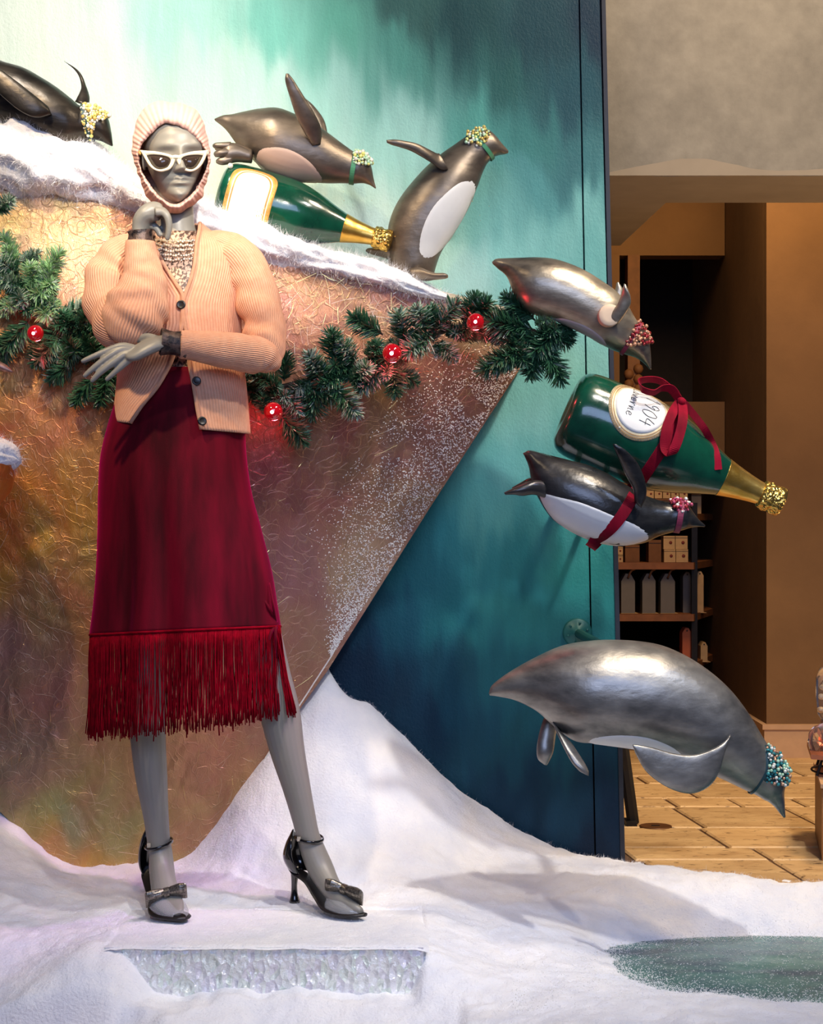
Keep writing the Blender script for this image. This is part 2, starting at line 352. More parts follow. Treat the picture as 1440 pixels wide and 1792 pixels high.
def Zp(py, d): return CAMZ-(py-896)*d/F
# plaster beam over the shop opening, with its soffit cut on the diagonal
mb = MB(); nx, nz = 40, 24; d1 = 5.2; V = []; z0 = Zp(307, d1)
for i in range(nz+1):
    for j in range(nx+1):
        x = X(1030, d1)+1.6*j/nx; z = z0+(1.2)*(i/nz)
        V.append((x, d1-4+.006*noise.noise((x*3, z*3, 2))+(.006 if i == 0 else 0), z+(.004*noise.noise((x*14, 0, 5)) if i < 2 else 0)))
mb.add(V, [[i*(nx+1)+j, i*(nx+1)+j+1, (i+1)*(nx+1)+j+1, (i+1)*(nx+1)+j] for i in range(nz) for j in range(nx)])
struct(mb.build('wall_front', PLASTER))
SOFF = plain('soffit_plaster', L(164, 146, 122), .85, var=.1, scale=5)
mb = MB(); d2 = d1*589/541; d3 = d1*589/466
mb.prism([(X(1030, d1), d1-3.996), (X(1030, d1)+1.6, d1-3.996), (X(1030, d1)+1.6, d2-4), (X(1165, d2), d2-4), (X(1085, d3), d3-4), (X(1030, d3)-.2, d3-4)], z0+.0005, z0+.05)
struct(mb.build('ceiling', SOFF, None, False))
struct(wbox('trim_1', X(1030, 7.43), X(1268, 7.43), 3.43, 3.55, Zp(447, 7.43), 2.9, OCHRE))
struct(wbox('trim_2', X(1020, 7.43), X(1268, 7.43), 3.43, 3.55, Zp(862, 7.43), Zp(703, 7.43), OCHRE))
struct(wbox('trim_3', X(1040, 7.43), X(1083, 7.43), 3.41, 3.55, Zp(862, 7.43), Zp(447, 7.43), OCHRE))
o = wbox('trim_4', X(1098, 7.43), X(1119, 7.43), 3.42, 3.52, Zp(703, 7.43), Zp(447, 7.43), POST); struct(o)
mb = MB()
for i in range(7):
    z = Zp(700-i*9, 7.43); mb.ball((X(1108, 7.43)+(-.02 if i % 2 else .02), 3.42, z), .022, 8, 5)
mb.build('carved_ornament', POST, o)
XJ = 1.318
struct(wbox('wall_side', XJ, XJ+.06, 2.631, 4.4, -.03, 2.9, OCHRE))
struct(wbox('wall_right', XJ, XJ+1.2, 2.57, 2.63, -.03, 2.9, OCHRE))
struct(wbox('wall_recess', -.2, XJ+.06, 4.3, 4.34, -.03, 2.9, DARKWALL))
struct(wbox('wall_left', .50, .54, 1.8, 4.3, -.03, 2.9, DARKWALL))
b = wbox('baseboard_right', XJ-.012, XJ+1.2, 2.55, 2.57, -.01, .105, CREAM_TRIM); struct(b)
MB().box((XJ-.02, 2.542, .105), (XJ+1.2, 2.572, .123)).build('moulding', CREAM_TRIM, b, False)
b = wbox('baseboard_left', XJ-.012, XJ, 2.57, 4.3, -.01, .105, CREAM_TRIM); struct(b)
MB().box((XJ-.02, 2.572, .105), (XJ, 4.3, .123)).build('moulding', CREAM_TRIM, b, False)
# travertine floor, every slab its own piece
t = NT('travertine'); oi = t.n('ObjectInfo'); v = t.coord((1, 1, 1)); n = t.noise(5, t.coord((1, 2.4, 1)), 7, .65, .5); pit = t.noise(30, t.coord((.8, 1.3, 1)), 6, .72, .4)
c = t.ramp(n, [(.3, L(176, 138, 92)), (.7, L(214, 178, 126))]); c = t.mix(t.ramp(pit, [(.36, (.8,)*3), (.43, (0,)*3)]), c, L(84, 56, 34))
hs = t.n('HueSaturation', i4=c); t.put(hs.inputs['Value'], t.math('MULTIPLY_ADD', oi.outputs['Random'], .22, .88))
t.set(Base_Color=hs.outputs[0], Roughness=.42); t.bump(t.math('ADD', pit, t.math('MULTIPLY', n, .3)), .3, .008); TRAV = t.m
GROUT = plain('brown_grout', L(92, 66, 44), .9, var=.2)
fl = wbox('floor', .5, 2.6, .33, 4.4, -.05, -.008, GROUT); struct(fl)
ang = math.radians(7); y = .335; row = 0
def tile(x0, x1, y0, y1):
    g = .0055; x0 += g; x1 -= g; y0 += g; y1 -= g; c = .005; pts = []
    base = [(x0, y0), (x1, y0), (x1, y1), (x0, y1)]; ins = [(x0+c, y0+c), (x1-c, y0+c), (x1-c, y1-c), (x0+c, y1-c)]
    rot = lambda p: (p[0]-math.sin(ang)*(p[1]-.1), p[1])
    h = random.uniform(-.0008, .0008)
    V = [(*rot(p), -.03) for p in base]+[(*rot(p), -.0045+h) for p in base]+[(*rot(p), h) for p in ins]
    Fc = [[8, 9, 10, 11]]+[[a, (a+1) % 4, 4+(a+1) % 4, 4+a] for a in range(4)]+[[4+a, 4+(a+1) % 4, 8+(a+1) % 4, 8+a] for a in range(4)]
    mb = MB().add(V, Fc); mb.build('tile', TRAV, fl, False)
while y < 2.56:
    h = (.30, .17, .30, .36, .17)[row % 5]; x = .60+random.uniform(0, .2)
    while x < 2.3:
        w = random.choice((.26, .34, .42, .5)) if h > .2 else random.choice((.2, .3, .36))
        tile(x, x+w, y, y+h); x += w
    y += h; row += 1
# wooden sill at the very front
SILLM = plain('tan_sill_board', L(190, 150, 112), .6, var=.12, scale=14)
struct(wbox('trim_5', -1.3, 1.3, -.75, -.30, -.17, -.135, SILLM))
struct(wbox('trim_6', -1.3, 1.3, -.30, .75, -.20, -.165, SILLM))

# ================================================================== snow, plinth, pond
SP = [(575, 1170, .59), (640, 1233, .59), (740, 1328, .59), (850, 1418, .59), (950, 1476, .59), (1040, 1501, .59), (1095, 1510, .59), (530, 1221, .52), (480, 1300, .47), (420, 1390, .43), (345, 1505, .38),
 (600, 1350, .42), (660, 1450, .35), (480, 1480, .30), (520, 1580, .1), (800, 1500, .35), (750, 1565, .15), (900, 1540, .3), (1000, 1560, .22), (250, 1517, .37), (105, 1511, .37), (30, 1450, .40), (0, 1424, .42), (-120, 1350, .42),
 (50, 1510, .25), (0, 1570, .08), (100, 1590, .06), (300, 1545, .22), (400, 1560, .15), (620, 1600, 0), (450, 1608, 0), (300, 1612, 0), (-100, 1600, .05)]
PT = [p for p in [tuple(P(*q)) for q in SP]]
PT += [(-1.0, -.15, -.01), (-.78, -.2, -.03), (-.9, -.33, -.10), (-.7, -.34, -.035), (-.66, -.29, -.008), (-.62, -.40, -.075), (-.62, .09, .006), (-.45, .09, .004), (-.3, .09, .004), (-.15, .09, .004), (0, .09, .004), (.05, -.05, -.006), (.05, -.25, -.02), (-.67, -.1, -.004), (-.3, -.42, -.125), (0, -.42, -.11), (.12, -.2, -.045), (.12, 0, -.015), (.2, -.38, -.075), (.45, -.43, -.065), (.7, -.47, -.065), (1.1, -.52, -.065),
       (.22, -.15, -.055), (.28, 0, -.035), (.35, .1, -.025), (.5, .2, -.008), (.62, .30, .012), (.62, .44, .022), (.72, .36, .016), (.8, .29, .014), (1.1, .29, .014), (1.3, .29, .014), (.6, .21, -.025), (.75, .2, -.045), (.95, .2, -.05), (1.2, .2, -.05), (.42, .04, -.07), (.55, .08, -.10), (.7, .08, -.12), (.9, .09, -.125), (1.2, .09, -.125),
       (.42, -.14, -.078), (.55, -.1, -.12), (.8, -.1, -.125), (1.05, -.1, -.125), (1.3, -.1, -.125), (.5, -.26, -.09), (.65, -.28, -.115), (.85, -.3, -.12), (1.1, -.33, -.12), (1.3, -.36, -.12), (.62, -.37, -.085),
       (-.4, -.75, -.13), (.2, -.75, -.075), (.7, -.75, -.075), (1.25, -.75, -.075), (.9, .45, -.03), (1.2, .45, -.03), (-1, .6, .2), (-.5, .62, .1), (-.2, .6, .38)]
PT = np.array(PT)
nx, ny = 270, 170; xs = np.linspace(-1.15, 1.25, nx); ys = np.linspace(-.80, .60, ny)
GX, GY = np.meshgrid(xs, ys); Q = np.column_stack([GX.ravel(), GY.ravel()])
H = rbf(PT[:, :2], PT[:, 2:], Q, lam=2e-4)[:, 0]
PL = (-.645, .025, -.287, .10)   # plinth footprint
def nz(x, y):
    v = Vector((x, y, 0)); return .009*noise.fractal(v*9, 1, 2, 5)+.004*abs(noise.noise(v*22))+.0035*noise.noise(v*45)+.0018*noise.noise(v*110)
for i, (x, y) in enumerate(Q):
    h = H[i]; ex = min(x-PL[0], PL[1]-x); wob = .02*noise.noise((x*6, y*6, 3))
    if ex > -.02 and y < .05:
        if y > PL[2]+.006: h = min(h, -.02) if ex > .006 else h
        else:
            base = -.098+.02*noise.noise((x*7, 2, 2))+.008*noise.noise((x*30, 2, 2))+.022*max(0, -y-.33)*8*.3
            left = h-.9*max(0, x-PL[0]-.03+wob); right = h-2.6*max(0, PL[1]-x-.005+wob*.4)
            h = min(h, max(base, left, right))
    if y < -.35 and x < .1: h -= .12*(-y-.35)
    if x < -.50 and y < -.385: h -= min(.12, (-.385-y+.012*noise.noise((x*8, 1, 1)))*2.2*min(1, (-.50-x)*6))
    if y > .42 and x > .585: h = min(h, .012-.5*(y-.42))
    H[i] = h+nz(x, y)*(1 if h > -.14 else .4)
V = np.column_stack([Q, H]); mb = MB()
mb.add(V, [[i*nx+j, i*nx+j+1, (i+1)*nx+j+1, (i+1)*nx+j] for i in range(ny-1) for j in range(nx-1)])
snow = mb.build('snow', SNOW); tag(snow, 'white cotton snow drifts spread over the display floor', 'snow', kind='stuff')
def snow_at(x, y):
    i = min(ny-2, max(0, (y+.80)/1.40*(ny-1))); j = min(nx-2, max(0, (x+1.15)/2.4*(nx-1))); a, b = int(i), int(j); u, w = i-a, j-b
    G = H.reshape(ny, nx); return G[a, b]*(1-u)*(1-w)+G[a+1, b]*u*(1-w)+G[a, b+1]*(1-u)*w+G[a+1, b+1]*u*w
def fibres(name, pts, nor, length, width, mat, parent, seed=1):
    r = np.random.default_rng(seed); n = len(pts); d = nor*.55+r.normal(size=(n, 3))*.75; d /= np.linalg.norm(d, axis=1)[:, None]
    l = length*r.uniform(.3, 1.25, (n, 1)); s = np.cross(d, r.normal(size=(n, 3))); s /= np.linalg.norm(s, axis=1)[:, None]+1e-9
    bend = r.normal(size=(n, 3))*length*.3
    a = pts-nor*.001; m = a+d*l*.55+bend*.4; e = a+d*l+bend
    V = np.stack([a-s*width, a+s*width, m+s*width*.8, m-s*width*.8, e], 1).reshape(-1, 3)
    me = bpy.data.meshes.new(name); k = np.arange(n)[:, None]*5
    q = np.hstack([k, k+1, k+2, k+3]); tr = np.hstack([k+3, k+2, k+4])
    me.from_pydata(V.tolist(), [], q.tolist()+tr.tolist()); me.materials.append(mat); me.update()
    return link(bpy.data.objects.new(name, me), parent)
def scatter_mesh(me_obj, n, seed, zmin=-9, sel=None):
    me = me_obj.data; me.calc_loop_triangles(); vv = np.array([v.co for v in me.vertices]); tr = np.array([t.vertices for t in me.loop_triangles])
    A, B, C = vv[tr[:, 0]], vv[tr[:, 1]], vv[tr[:, 2]]; N = np.cross(B-A, C-A); ar = np.linalg.norm(N, axis=1)
    w = ar.copy()
    if sel is not None: w *= sel((A+B+C)/3)
    w /= w.sum(); r = np.random.default_rng(seed); k = r.choice(len(tr), n, p=w); u = r.uniform(size=(n, 2)); f = u.sum(1) > 1; u[f] = 1-u[f]
    p = A[k]+(B-A)[k]*u[:, :1]+(C-A)[k]*u[:, 1:]; nn = N[k]/(ar[k][:, None]+1e-12); return p, nn
p_, n_ = scatter_mesh(snow, 80000, 3, sel=lambda c: np.where(c[:, 2] > -.135, 1, 0.)*np.where(c[:, 0] > -.95, 1, .1))
n_[n_[:, 2] < 0] *= -1
tag(fibres('loose_fibres', p_, n_, .010, .00022, FIBRE, snow), kind='stuff')
def grains(name, pts, r0, r1, mat, parent, seed=2):
    r = np.random.default_rng(seed); n = len(pts); O = np.array([(1, 0, 0), (-1, 0, 0), (0, 1, 0), (0, -1, 0), (0, 0, 1), (0, 0, -1)], float)
    V = (pts[:, None]+O[None]*r.uniform(r0, r1, (n, 6, 1))).reshape(-1, 3); T = np.array([(0, 2, 4), (2, 1, 4), (1, 3, 4), (3, 0, 4), (2, 0, 5), (1, 2, 5), (3, 1, 5), (0, 3, 5)])
    Fc = (np.arange(n)[:, None, None]*6+T[None]).reshape(-1, 3); me = bpy.data.meshes.new(name); me.from_pydata(V.tolist(), [], Fc.tolist()); me.materials.append(mat); me.update()
    return tag(link(bpy.data.objects.new(name, me), parent), kind='stuff')

# iridescent plinth under the mannequin
t = NT('iridescent_film'); v = t.n('TexVoronoi', i0=t.coord((1, 1, .55)), Scale=70.); lw = t.n('LayerWeight', Blend=.4)
t.set(Base_Color=t.mix(.5, t.ramp(v.outputs[1], [(.1, L(228, 246, 226)), (.5, L(250, 250, 244)), (.9, L(240, 230, 250))]), L(240, 240, 236)), Metallic=.12, Roughness=.2)
t.bump(t.math('ADD', v.outputs[0], t.noise(60)), .9, .012); FILM = t.m
pl = thing('display_plinth', ((PL[0]+PL[1])/2, -.1, -.13), 'low plinth with a glittering iridescent white front under the mannequin', 'plinth')
mb = MB(); nxp, nzp = 60, 10; V = [(PL[0]+(PL[1]-PL[0])*j/nxp, PL[2]+.004*noise.noise((j*.9, i*.9, 0)), -.135+.131*i/nzp) for i in range(nzp+1) for j in range(nxp+1)]
mb.add(V, [[i*(nxp+1)+j, i*(nxp+1)+j+1, (i+1)*(nxp+1)+j+1, (i+1)*(nxp+1)+j] for i in range(nzp) for j in range(nxp)])
mb.build('front_film', FILM, pl, False)
MB().box((PL[0], PL[2]+.006, -.135), (PL[1], PL[3], -.012)).build('body', FILM, pl, False)
mb = MB(); n1, n2 = 110, 50; V = []
for i in range(n2+1):
    for j in range(n1+1):
        x = PL[0]-.012+(PL[1]-PL[0]+.024)*j/n1; y = PL[2]-.006+(.09-PL[2])*i/n2
        e = max(0, 1-min(j, n1-j)/4)*.006+max(0, 1-i/2)*.006+max(0, (y-.055)*.3)
        V.append((x, y, -.0015+.3*nz(x, y)-e))
mb.add(V, [[i*(n1+1)+j, i*(n1+1)+j+1, (i+1)*(n1+1)+j+1, (i+1)*(n1+1)+j] for i in range(n2) for j in range(n1)])
sc = mb.build('snow_cover', SNOW, pl); p_, n_ = scatter_mesh(sc, 9000, 5)
tag(fibres('snow_fibres', p_, np.abs(n_)*np.array([1, -1, 1])*.6+np.array([0, 0, .4]), .006, .0002, FIBRE, pl, 8), kind='stuff')
# frozen pond
t = NT('pond_ice'); sp = t.noise(150, None, 3, .7); big = t.noise(5, t.coord((1, 2.6, 1)), 4)
c = t.ramp(big, [(.35, L(34, 76, 92)), (.55, L(62, 118, 112)), (.72, L(92, 140, 128))])
t.set(Base_Color=t.mix(t.ramp(sp, [(.58, (0,)*3), (.68, (.7,)*3)]), c, L(214, 226, 220)), Roughness=.3, Coat_Weight=.4, Coat_Roughness=.15)
t.bump(sp, .3, .004); ICE = t.m
mb = MB(); n1, n2 = 60, 40; V = [(.25+1.1*j/n1, -.46+.68*i/n2, -.085+.0012*noise.noise((j*.4, i*.4, 2))) for i in range(n2+1) for j in range(n1+1)]
mb.add(V, [[i*(n1+1)+j, i*(n1+1)+j+1, (i+1)*(n1+1)+j+1, (i+1)*(n1+1)+j] for i in range(n2) for j in range(n1)])
pond = mb.build('frozen_pond', ICE); tag(pond, 'dark teal frozen pond dusted with white grains at the lower right', 'pond')
r = np.random.default_rng(5); n = 7000; u = np.column_stack([.3+.95*r.uniform(size=n), -.44+.64*r.uniform(size=n)])
edge = np.array([min(1, abs(snow_at(x, y)+.085)*25) for x, y in u]); keep = r.uniform(size=n) > edge*.75; u = u[keep]
r2 = np.random.default_rng(15); ub = np.column_stack([.2+1.05*r2.uniform(size=60000), -.5+.75*r2.uniform(size=60000)]); hb = np.array([snow_at(x, y) for x, y in ub]); kb = np.exp(-np.abs(hb+.089)/.008) > r2.uniform(size=60000); ub = ub[kb][:9000]; hb = hb[kb][:9000]
u3 = np.vstack([np.column_stack([u, np.full(len(u), -.0838)]), np.column_stack([ub, np.maximum(hb, -.0845)+.0008])])
grains('snow_grains', u3, .0006, .0017, GRAIN, pond)

# ================================================================== the foil iceberg
def rock_y(px, py):
    K = np.array([(-120, 190, .30), (0, 262, .29), (230, 352, .29), (440, 425, .29), (700, 505, .32), (905, 545, .40), (920, 630, .44), (750, 890, .46), (575, 1170, .47), (440, 1370, .46), (330, 1530, .44), (100, 1530, .40), (0, 1420, .42), (-120, 1330, .42),
        (350, 640, .235), (600, 700, .30), (150, 640, .24), (100, 900, .27), (300, 1000, .27), (520, 950, .36), (220, 1250, .33), (500, 560, .27), (700, 600, .32), (-100, 700, .28)])
    return rbf(K[:, :2]/500, K[:, 2:], np.array([[px, py]])/500, lam=1e-4)[0, 0]
def coons(nu, nv):
    top = cr([(-140, 182), (0, 262), (120, 308), (230, 352), (340, 392), (440, 425), (570, 464), (700, 505), (800, 525), (905, 548)], 30); bot = cr([(95, 1530), (210, 1540), (335, 1530)], 30)
    lef = np.array([(-140, 182), (-140, 760), (-140, 1330), (0, 1420), (60, 1480), (95, 1530)], float); rig = np.array([(905, 548), (925, 622), (750, 892), (575, 1171), (450, 1345), (335, 1530)], float)
    def at(C, t):
        d = np.r_[0, np.cumsum(np.linalg.norm(np.diff(C, axis=0), axis=1))]; d /= d[-1]; return np.column_stack([np.interp(t, d, C[:, 0]), np.interp(t, d, C[:, 1])])
    u = np.linspace(0, 1, nu); v = np.linspace(0, 1, nv); T, B, Lf, R = at(top, u), at(bot, u), at(lef, v), at(rig, v); U, Vv = np.meshgrid(u, v); U = U[..., None]; Vv = Vv[..., None]
    return (1-Vv)*T[None]+Vv*B[None]+(1-U)*Lf[:, None]+U*R[:, None]-((1-U)*(1-Vv)*T[0]+U*(1-Vv)*T[-1]+(1-U)*Vv*B[0]+U*Vv*B[-1])
nu, nv = 150, 190; G = coons(nu, nv).reshape(-1, 2)
K = np.array([(-140, 182, .30), (0, 262, .29), (230, 352, .29), (440, 425, .29), (700, 505, .32), (905, 545, .40), (920, 630, .44), (750, 890, .46), (575, 1170, .47), (440, 1370, .46), (330, 1530, .44), (100, 1530, .40), (0, 1420, .42), (-140, 1330, .42),
    (350, 640, .235), (600, 700, .30), (150, 640, .24), (100, 900, .27), (300, 1000, .27), (520, 950, .36), (220, 1250, .33), (500, 560, .27), (700, 600, .32), (-100, 700, .28)])
RY = rbf(K[:, :2]/500, K[:, 2:], G/500, lam=1e-4)[:, 0]
V = []
for k, (px, py) in enumerate(G):
    i, j = divmod(k, nu); e = min(1, min(j, nu-1-j, i, nv-1-i)/6)
    q = Vector((px/90, py/130, 0)); low = min(1, max(0, (py-600)/500))*max(0, 1-max(0, px-300)/250)
    crumple = .004*noise.noise(q)+(.0035+.006*low)*(abs(noise.noise(q*2.3+Vector((noise.noise(q*1.4), noise.noise(q*1.1+Vector((5, 0, 0))), 0))*1.5))-.25)+(.0012+.0035*low)*(abs(noise.noise(q*6))-.25)
    V.append(tuple(P(px, py, RY[k]-.006-crumple*e)))
t = NT('iridescent_foil'); a = t.n('Attribute', attribute_name='paint'); v = t.coord()
w = t.noise(3, v, 4, .6, 1.2); cr1 = t.n('TexVoronoi', feature='DISTANCE_TO_EDGE', i0=t.mix(.35, v, t.n('TexNoise', i0=v, Scale=7.).outputs[1]), Scale=26.); cr2 = t.noise(90, t.coord((1, 1, .5), rot=(0, .5, 0)), 5, .7, 1.5)
hs = t.n('HueSaturation', i4=a.outputs[0]); t.put(hs.inputs['Hue'], t.math('MULTIPLY_ADD', w, .16, .42)); t.put(hs.inputs['Value'], t.math('MULTIPLY_ADD', t.noise(11, t.coord((2, 1, .6)), 5), .7, .65))
crease = t.ramp(cr1.outputs[0], [(0, (1,)*3), (.05, (0,)*3)]); glit = t.ramp(t.noise(900, None, 1), [(.70, (0,)*3), (.74, (1,)*3)])
c = t.mix(t.math('MULTIPLY', crease, .10), hs.outputs[0], L(232, 206, 160)); c = t.mix(t.math('MULTIPLY', glit, .6), c, L(255, 226, 170))
t.set(Base_Color=c, Metallic=.45, Roughness=t.math('MULTIPLY_ADD', cr2, .35, .22))
t.bump(t.math('ADD', t.math('MULTIPLY', crease, .5), cr2), .42, .006, t.bump(w, .15, .03)); FOIL = t.m
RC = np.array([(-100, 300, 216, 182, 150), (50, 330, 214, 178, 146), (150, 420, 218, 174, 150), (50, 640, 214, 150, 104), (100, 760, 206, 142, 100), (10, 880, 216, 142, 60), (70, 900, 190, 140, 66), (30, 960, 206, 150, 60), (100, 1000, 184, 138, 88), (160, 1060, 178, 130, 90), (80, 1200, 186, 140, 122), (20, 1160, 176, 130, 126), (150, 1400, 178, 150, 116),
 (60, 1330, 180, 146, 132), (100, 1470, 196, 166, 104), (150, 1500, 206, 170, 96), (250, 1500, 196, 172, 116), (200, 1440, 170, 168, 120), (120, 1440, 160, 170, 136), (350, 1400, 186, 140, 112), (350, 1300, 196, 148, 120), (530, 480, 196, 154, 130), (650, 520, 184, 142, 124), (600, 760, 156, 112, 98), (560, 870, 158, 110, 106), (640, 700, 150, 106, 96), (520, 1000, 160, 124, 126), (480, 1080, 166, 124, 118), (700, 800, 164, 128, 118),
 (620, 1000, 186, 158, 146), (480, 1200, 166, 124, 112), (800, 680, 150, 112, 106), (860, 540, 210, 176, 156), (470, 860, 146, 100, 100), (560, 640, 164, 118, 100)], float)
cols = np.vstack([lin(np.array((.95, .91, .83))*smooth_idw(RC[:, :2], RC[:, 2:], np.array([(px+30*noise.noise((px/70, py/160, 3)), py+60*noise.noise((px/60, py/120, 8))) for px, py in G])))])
mb = MB(); mb.add(V, [[i*nu+j, (i+1)*nu+j, (i+1)*nu+j+1, i*nu+j+1] for i in range(nv-1) for j in range(nu-1)])
# sloping ledge behind the rim, right flank back to the wall
top = V[:nu]; back = [(x, YB-.012, z+.055+.012*noise.noise((x*5, 1, 2))-.03*max(0, min(1, (x-.0)/.25))) for x, y, z in top]; rim2 = [((a[0]+b[0])/2, (a[1]+b[1])/2, (a[2]+b[2])/2+.01) for a, b in zip(top, back)]
o = len(mb.v); mb.add(list(top)+rim2+back, [[i*nu+j, i*nu+j+1, (i+1)*nu+j+1, (i+1)*nu+j] for i in range(2) for j in range(nu-1)])
rg = [V[i*nu+nu-1] for i in range(nv)]; mb.add(rg+[(x, YB-.012, z) for x, y, z in rg], [[i, i+1, nv+i+1, nv+i] for i in range(nv-1)])
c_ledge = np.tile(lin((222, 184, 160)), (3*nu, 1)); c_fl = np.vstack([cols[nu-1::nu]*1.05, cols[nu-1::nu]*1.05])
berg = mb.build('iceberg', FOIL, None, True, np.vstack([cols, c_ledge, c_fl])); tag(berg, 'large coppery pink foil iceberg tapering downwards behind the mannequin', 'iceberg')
for e in berg.data.polygons: pass
ROCKBVH = BVHTree.FromPolygons([Vector(v) for v in mb.v], mb.f)
CAMV = Vector((0, -4, CAMZ))
def on_rock(px, py, off=.002):
    d = (P(px, py, 0)-CAMV).normalized(); h = ROCKBVH.ray_cast(CAMV, d)
    return (h[0]-d*off, h[1]) if h[0] is not None else (P(px, py, .45), Vector((0, -1, 0)))
# salt-like grains on its right edge, gold filaments over its face
r = np.random.default_rng(9); pts = []
for k in range(9500):
    s = r.uniform(); ex = 925-(925-440)*s; ey = 622+(1370-622)*s; off = abs(r.normal())*(52+34*math.sin(s*5))*math.sin(min(1, s*1.25+.12)*math.pi)**.7
    if off < 170 and noise.noise((ex/40, off/40, s*9)) > -.5: q, _ = on_rock(ex-off*.85-4, ey-off*.35, .001); pts.append(q)
grains('salt_grains', np.array([tuple(p) for p in pts]), .0006, .0025, GRAIN, berg, 4)
GOLDH = plain('gold_filament', L(238, 206, 130), .25, .85, var=.2); WHITEH = plain('pearl_filament', L(240, 220, 190), .3, .6, var=.1)
mb = MB(); V = []; Fc = []
def hair(px, py, L_, a, wd, mi):
    n = 5; pts = []; bend = r.normal()*.22
    for i in range(n):
        q, _ = on_rock(px, py, .003+.002*abs(r.normal())); pts.append(q); px += L_/n*math.cos(a); py += L_/n*math.sin(a); a += bend/n*1.6+r.normal()*.05
    vv = []; ff = []
    for i, q in enumerate(pts):
        d = (pts[min(i+1, n-1)]-pts[max(i-1, 0)]).normalized(); s_ = Vector((d.z, 0, -d.x))*wd; vv += [tuple(q-s_), tuple(q+s_)]
    for i in range(n-1): ff.append([2*i, 2*i+1, 2*i+3, 2*i+2])
    mb.add(vv, ff, None, mi)
for k in range(1500):
    z = r.uniform()
    if z < .45: px, py = r.uniform(0, 860), 0; py = 330+px*.24+abs(r.normal())*90
    elif z < .8: px, py = r.uniform(0, 230), r.uniform(330, 1500)
    else: px, py = r.uniform(200, 700), r.uniform(600, 1450)
    if px > 890-(max(0, py-650))*.62: continue
    hair(px, py, r.uniform(10, 60), r.uniform(-.6, 2.4), r.choice((.00016, .00026, .00045), p=(.6, .3, .1)), int(r.uniform() < .4))
tag(mb.build('filaments', [GOLDH, WHITEH], berg), kind='stuff')
pts = []
for k in range(900):
    px = r.uniform(0, 880); py = 300+px*.26+abs(r.normal())*80 if r.uniform() < .7 else r.uniform(330, 1400)
    if px > 890-(max(0, py-650))*.62: continue
    pts.append(tuple(on_rock(px, py, .002)[0]))
grains('glitter_flakes', np.array(pts), .0004, .0016, GOLDH, berg, 6)

# ---- cotton snow lying along the ledge
def snow_roll(name, line, label, n_f, seed, parent=None):
    """line rows: px, py (centre), radius px down/up, y depth, radius depth m"""
    C = cr(line, 20); n = 48; R = []
    for k, (px, py, rz, y, ry) in enumerate(C):
        c = P(px, py, y); rr = rz*(4+y)/F; ring = []
        for a in np.linspace(0, 2*math.pi, n, False):
            q = Vector((c.x*9+seed, 1.6*math.cos(a), 1.6*math.sin(a))); m = 1+.30*noise.fractal(q, .9, 2, 5)
            ring.append((c.x+.2*rr*math.sin(a)*0, c.y+ry*math.cos(a)*m, c.z+rr*math.sin(a)*m))
        R.append(ring)
    mb = MB().loft(R); o = mb.build(name, SNOW, parent)
    p_, n_ = scatter_mesh(o, n_f, seed)
    c = p_-np.array([np.interp(p_[:, 0], np.array(R).mean(1)[:, 0], np.array(R).mean(1)[:, i]) for i in range(3)]).T; s = np.sign((c*n_).sum(1)); n_ *= s[:, None]
    f = fibres('loose_fibres', p_, n_, .02, .00022, FIBRE, o, seed); tag(f, kind='stuff')
    return tag(o, label, 'snow', kind='stuff')
LEDGE_L = [(-150, 228, 40, .33, .10), (-40, 262, 52, .32, .11), (40, 280, 62, .31, .12), (110, 295, 62, .31, .12), (170, 305, 50, .31, .11), (225, 335, 34, .31, .10), (290, 362, 26, .32, .09), (350, 388, 30, .32, .09), (410, 405, 36, .32, .10), (470, 432, 38, .33, .10), (540, 455, 30, .34, .09), (610, 472, 26, .34, .08), (690, 494, 24, .35, .07), (740, 510, 15, .35, .05), (785, 523, 5, .35, .02)]
snow_roll('ledge_snow', LEDGE_L, 'fluffy white cotton snow along the top ledge of the iceberg', 48000, 11)
# ---- small second iceberg tip at the left edge
mb = MB(); R = []
for (px, py, hw, y, hd) in cr([(-60, 790, 86, -.02, .10), (-62, 830, 88, -.02, .10), (-80, 880, 82, 0, .09), (-110, 940, 60, 0, .07), (-130, 1000, 50, 0, .05), (-150, 1250, 46, 0, .05), (-160, 1600, 50, 0, .06)], 6):
    c = P(px, py, y); R.append([(c.x+hw*4/F*math.cos(a)*(1+.1*noise.noise((a*2, py/40, 1))), c.y+hd*math.sin(a), c.z) for a in np.linspace(0, 2*math.pi, 20, False)])
mb.loft(R); cc = np.tile(lin((232, 142, 52)), (len(mb.v), 1)); sb = mb.build('iceberg', FOIL, None, True, cc); tag(sb, 'small orange foil iceberg tip cut off by the left edge', 'iceberg')
snow_roll('ice_cap_snow', [(-130, 780, 20, -.02, .05), (-100, 786, 34, -.02, .10), (-40, 790, 32, -.02, .11), (5, 796, 26, -.02, .08), (27, 800, 18, -.02, .04), (36, 806, 5, -.02, .015)], 'small mound of white snow at the left edge above orange foil', 1800, 21)

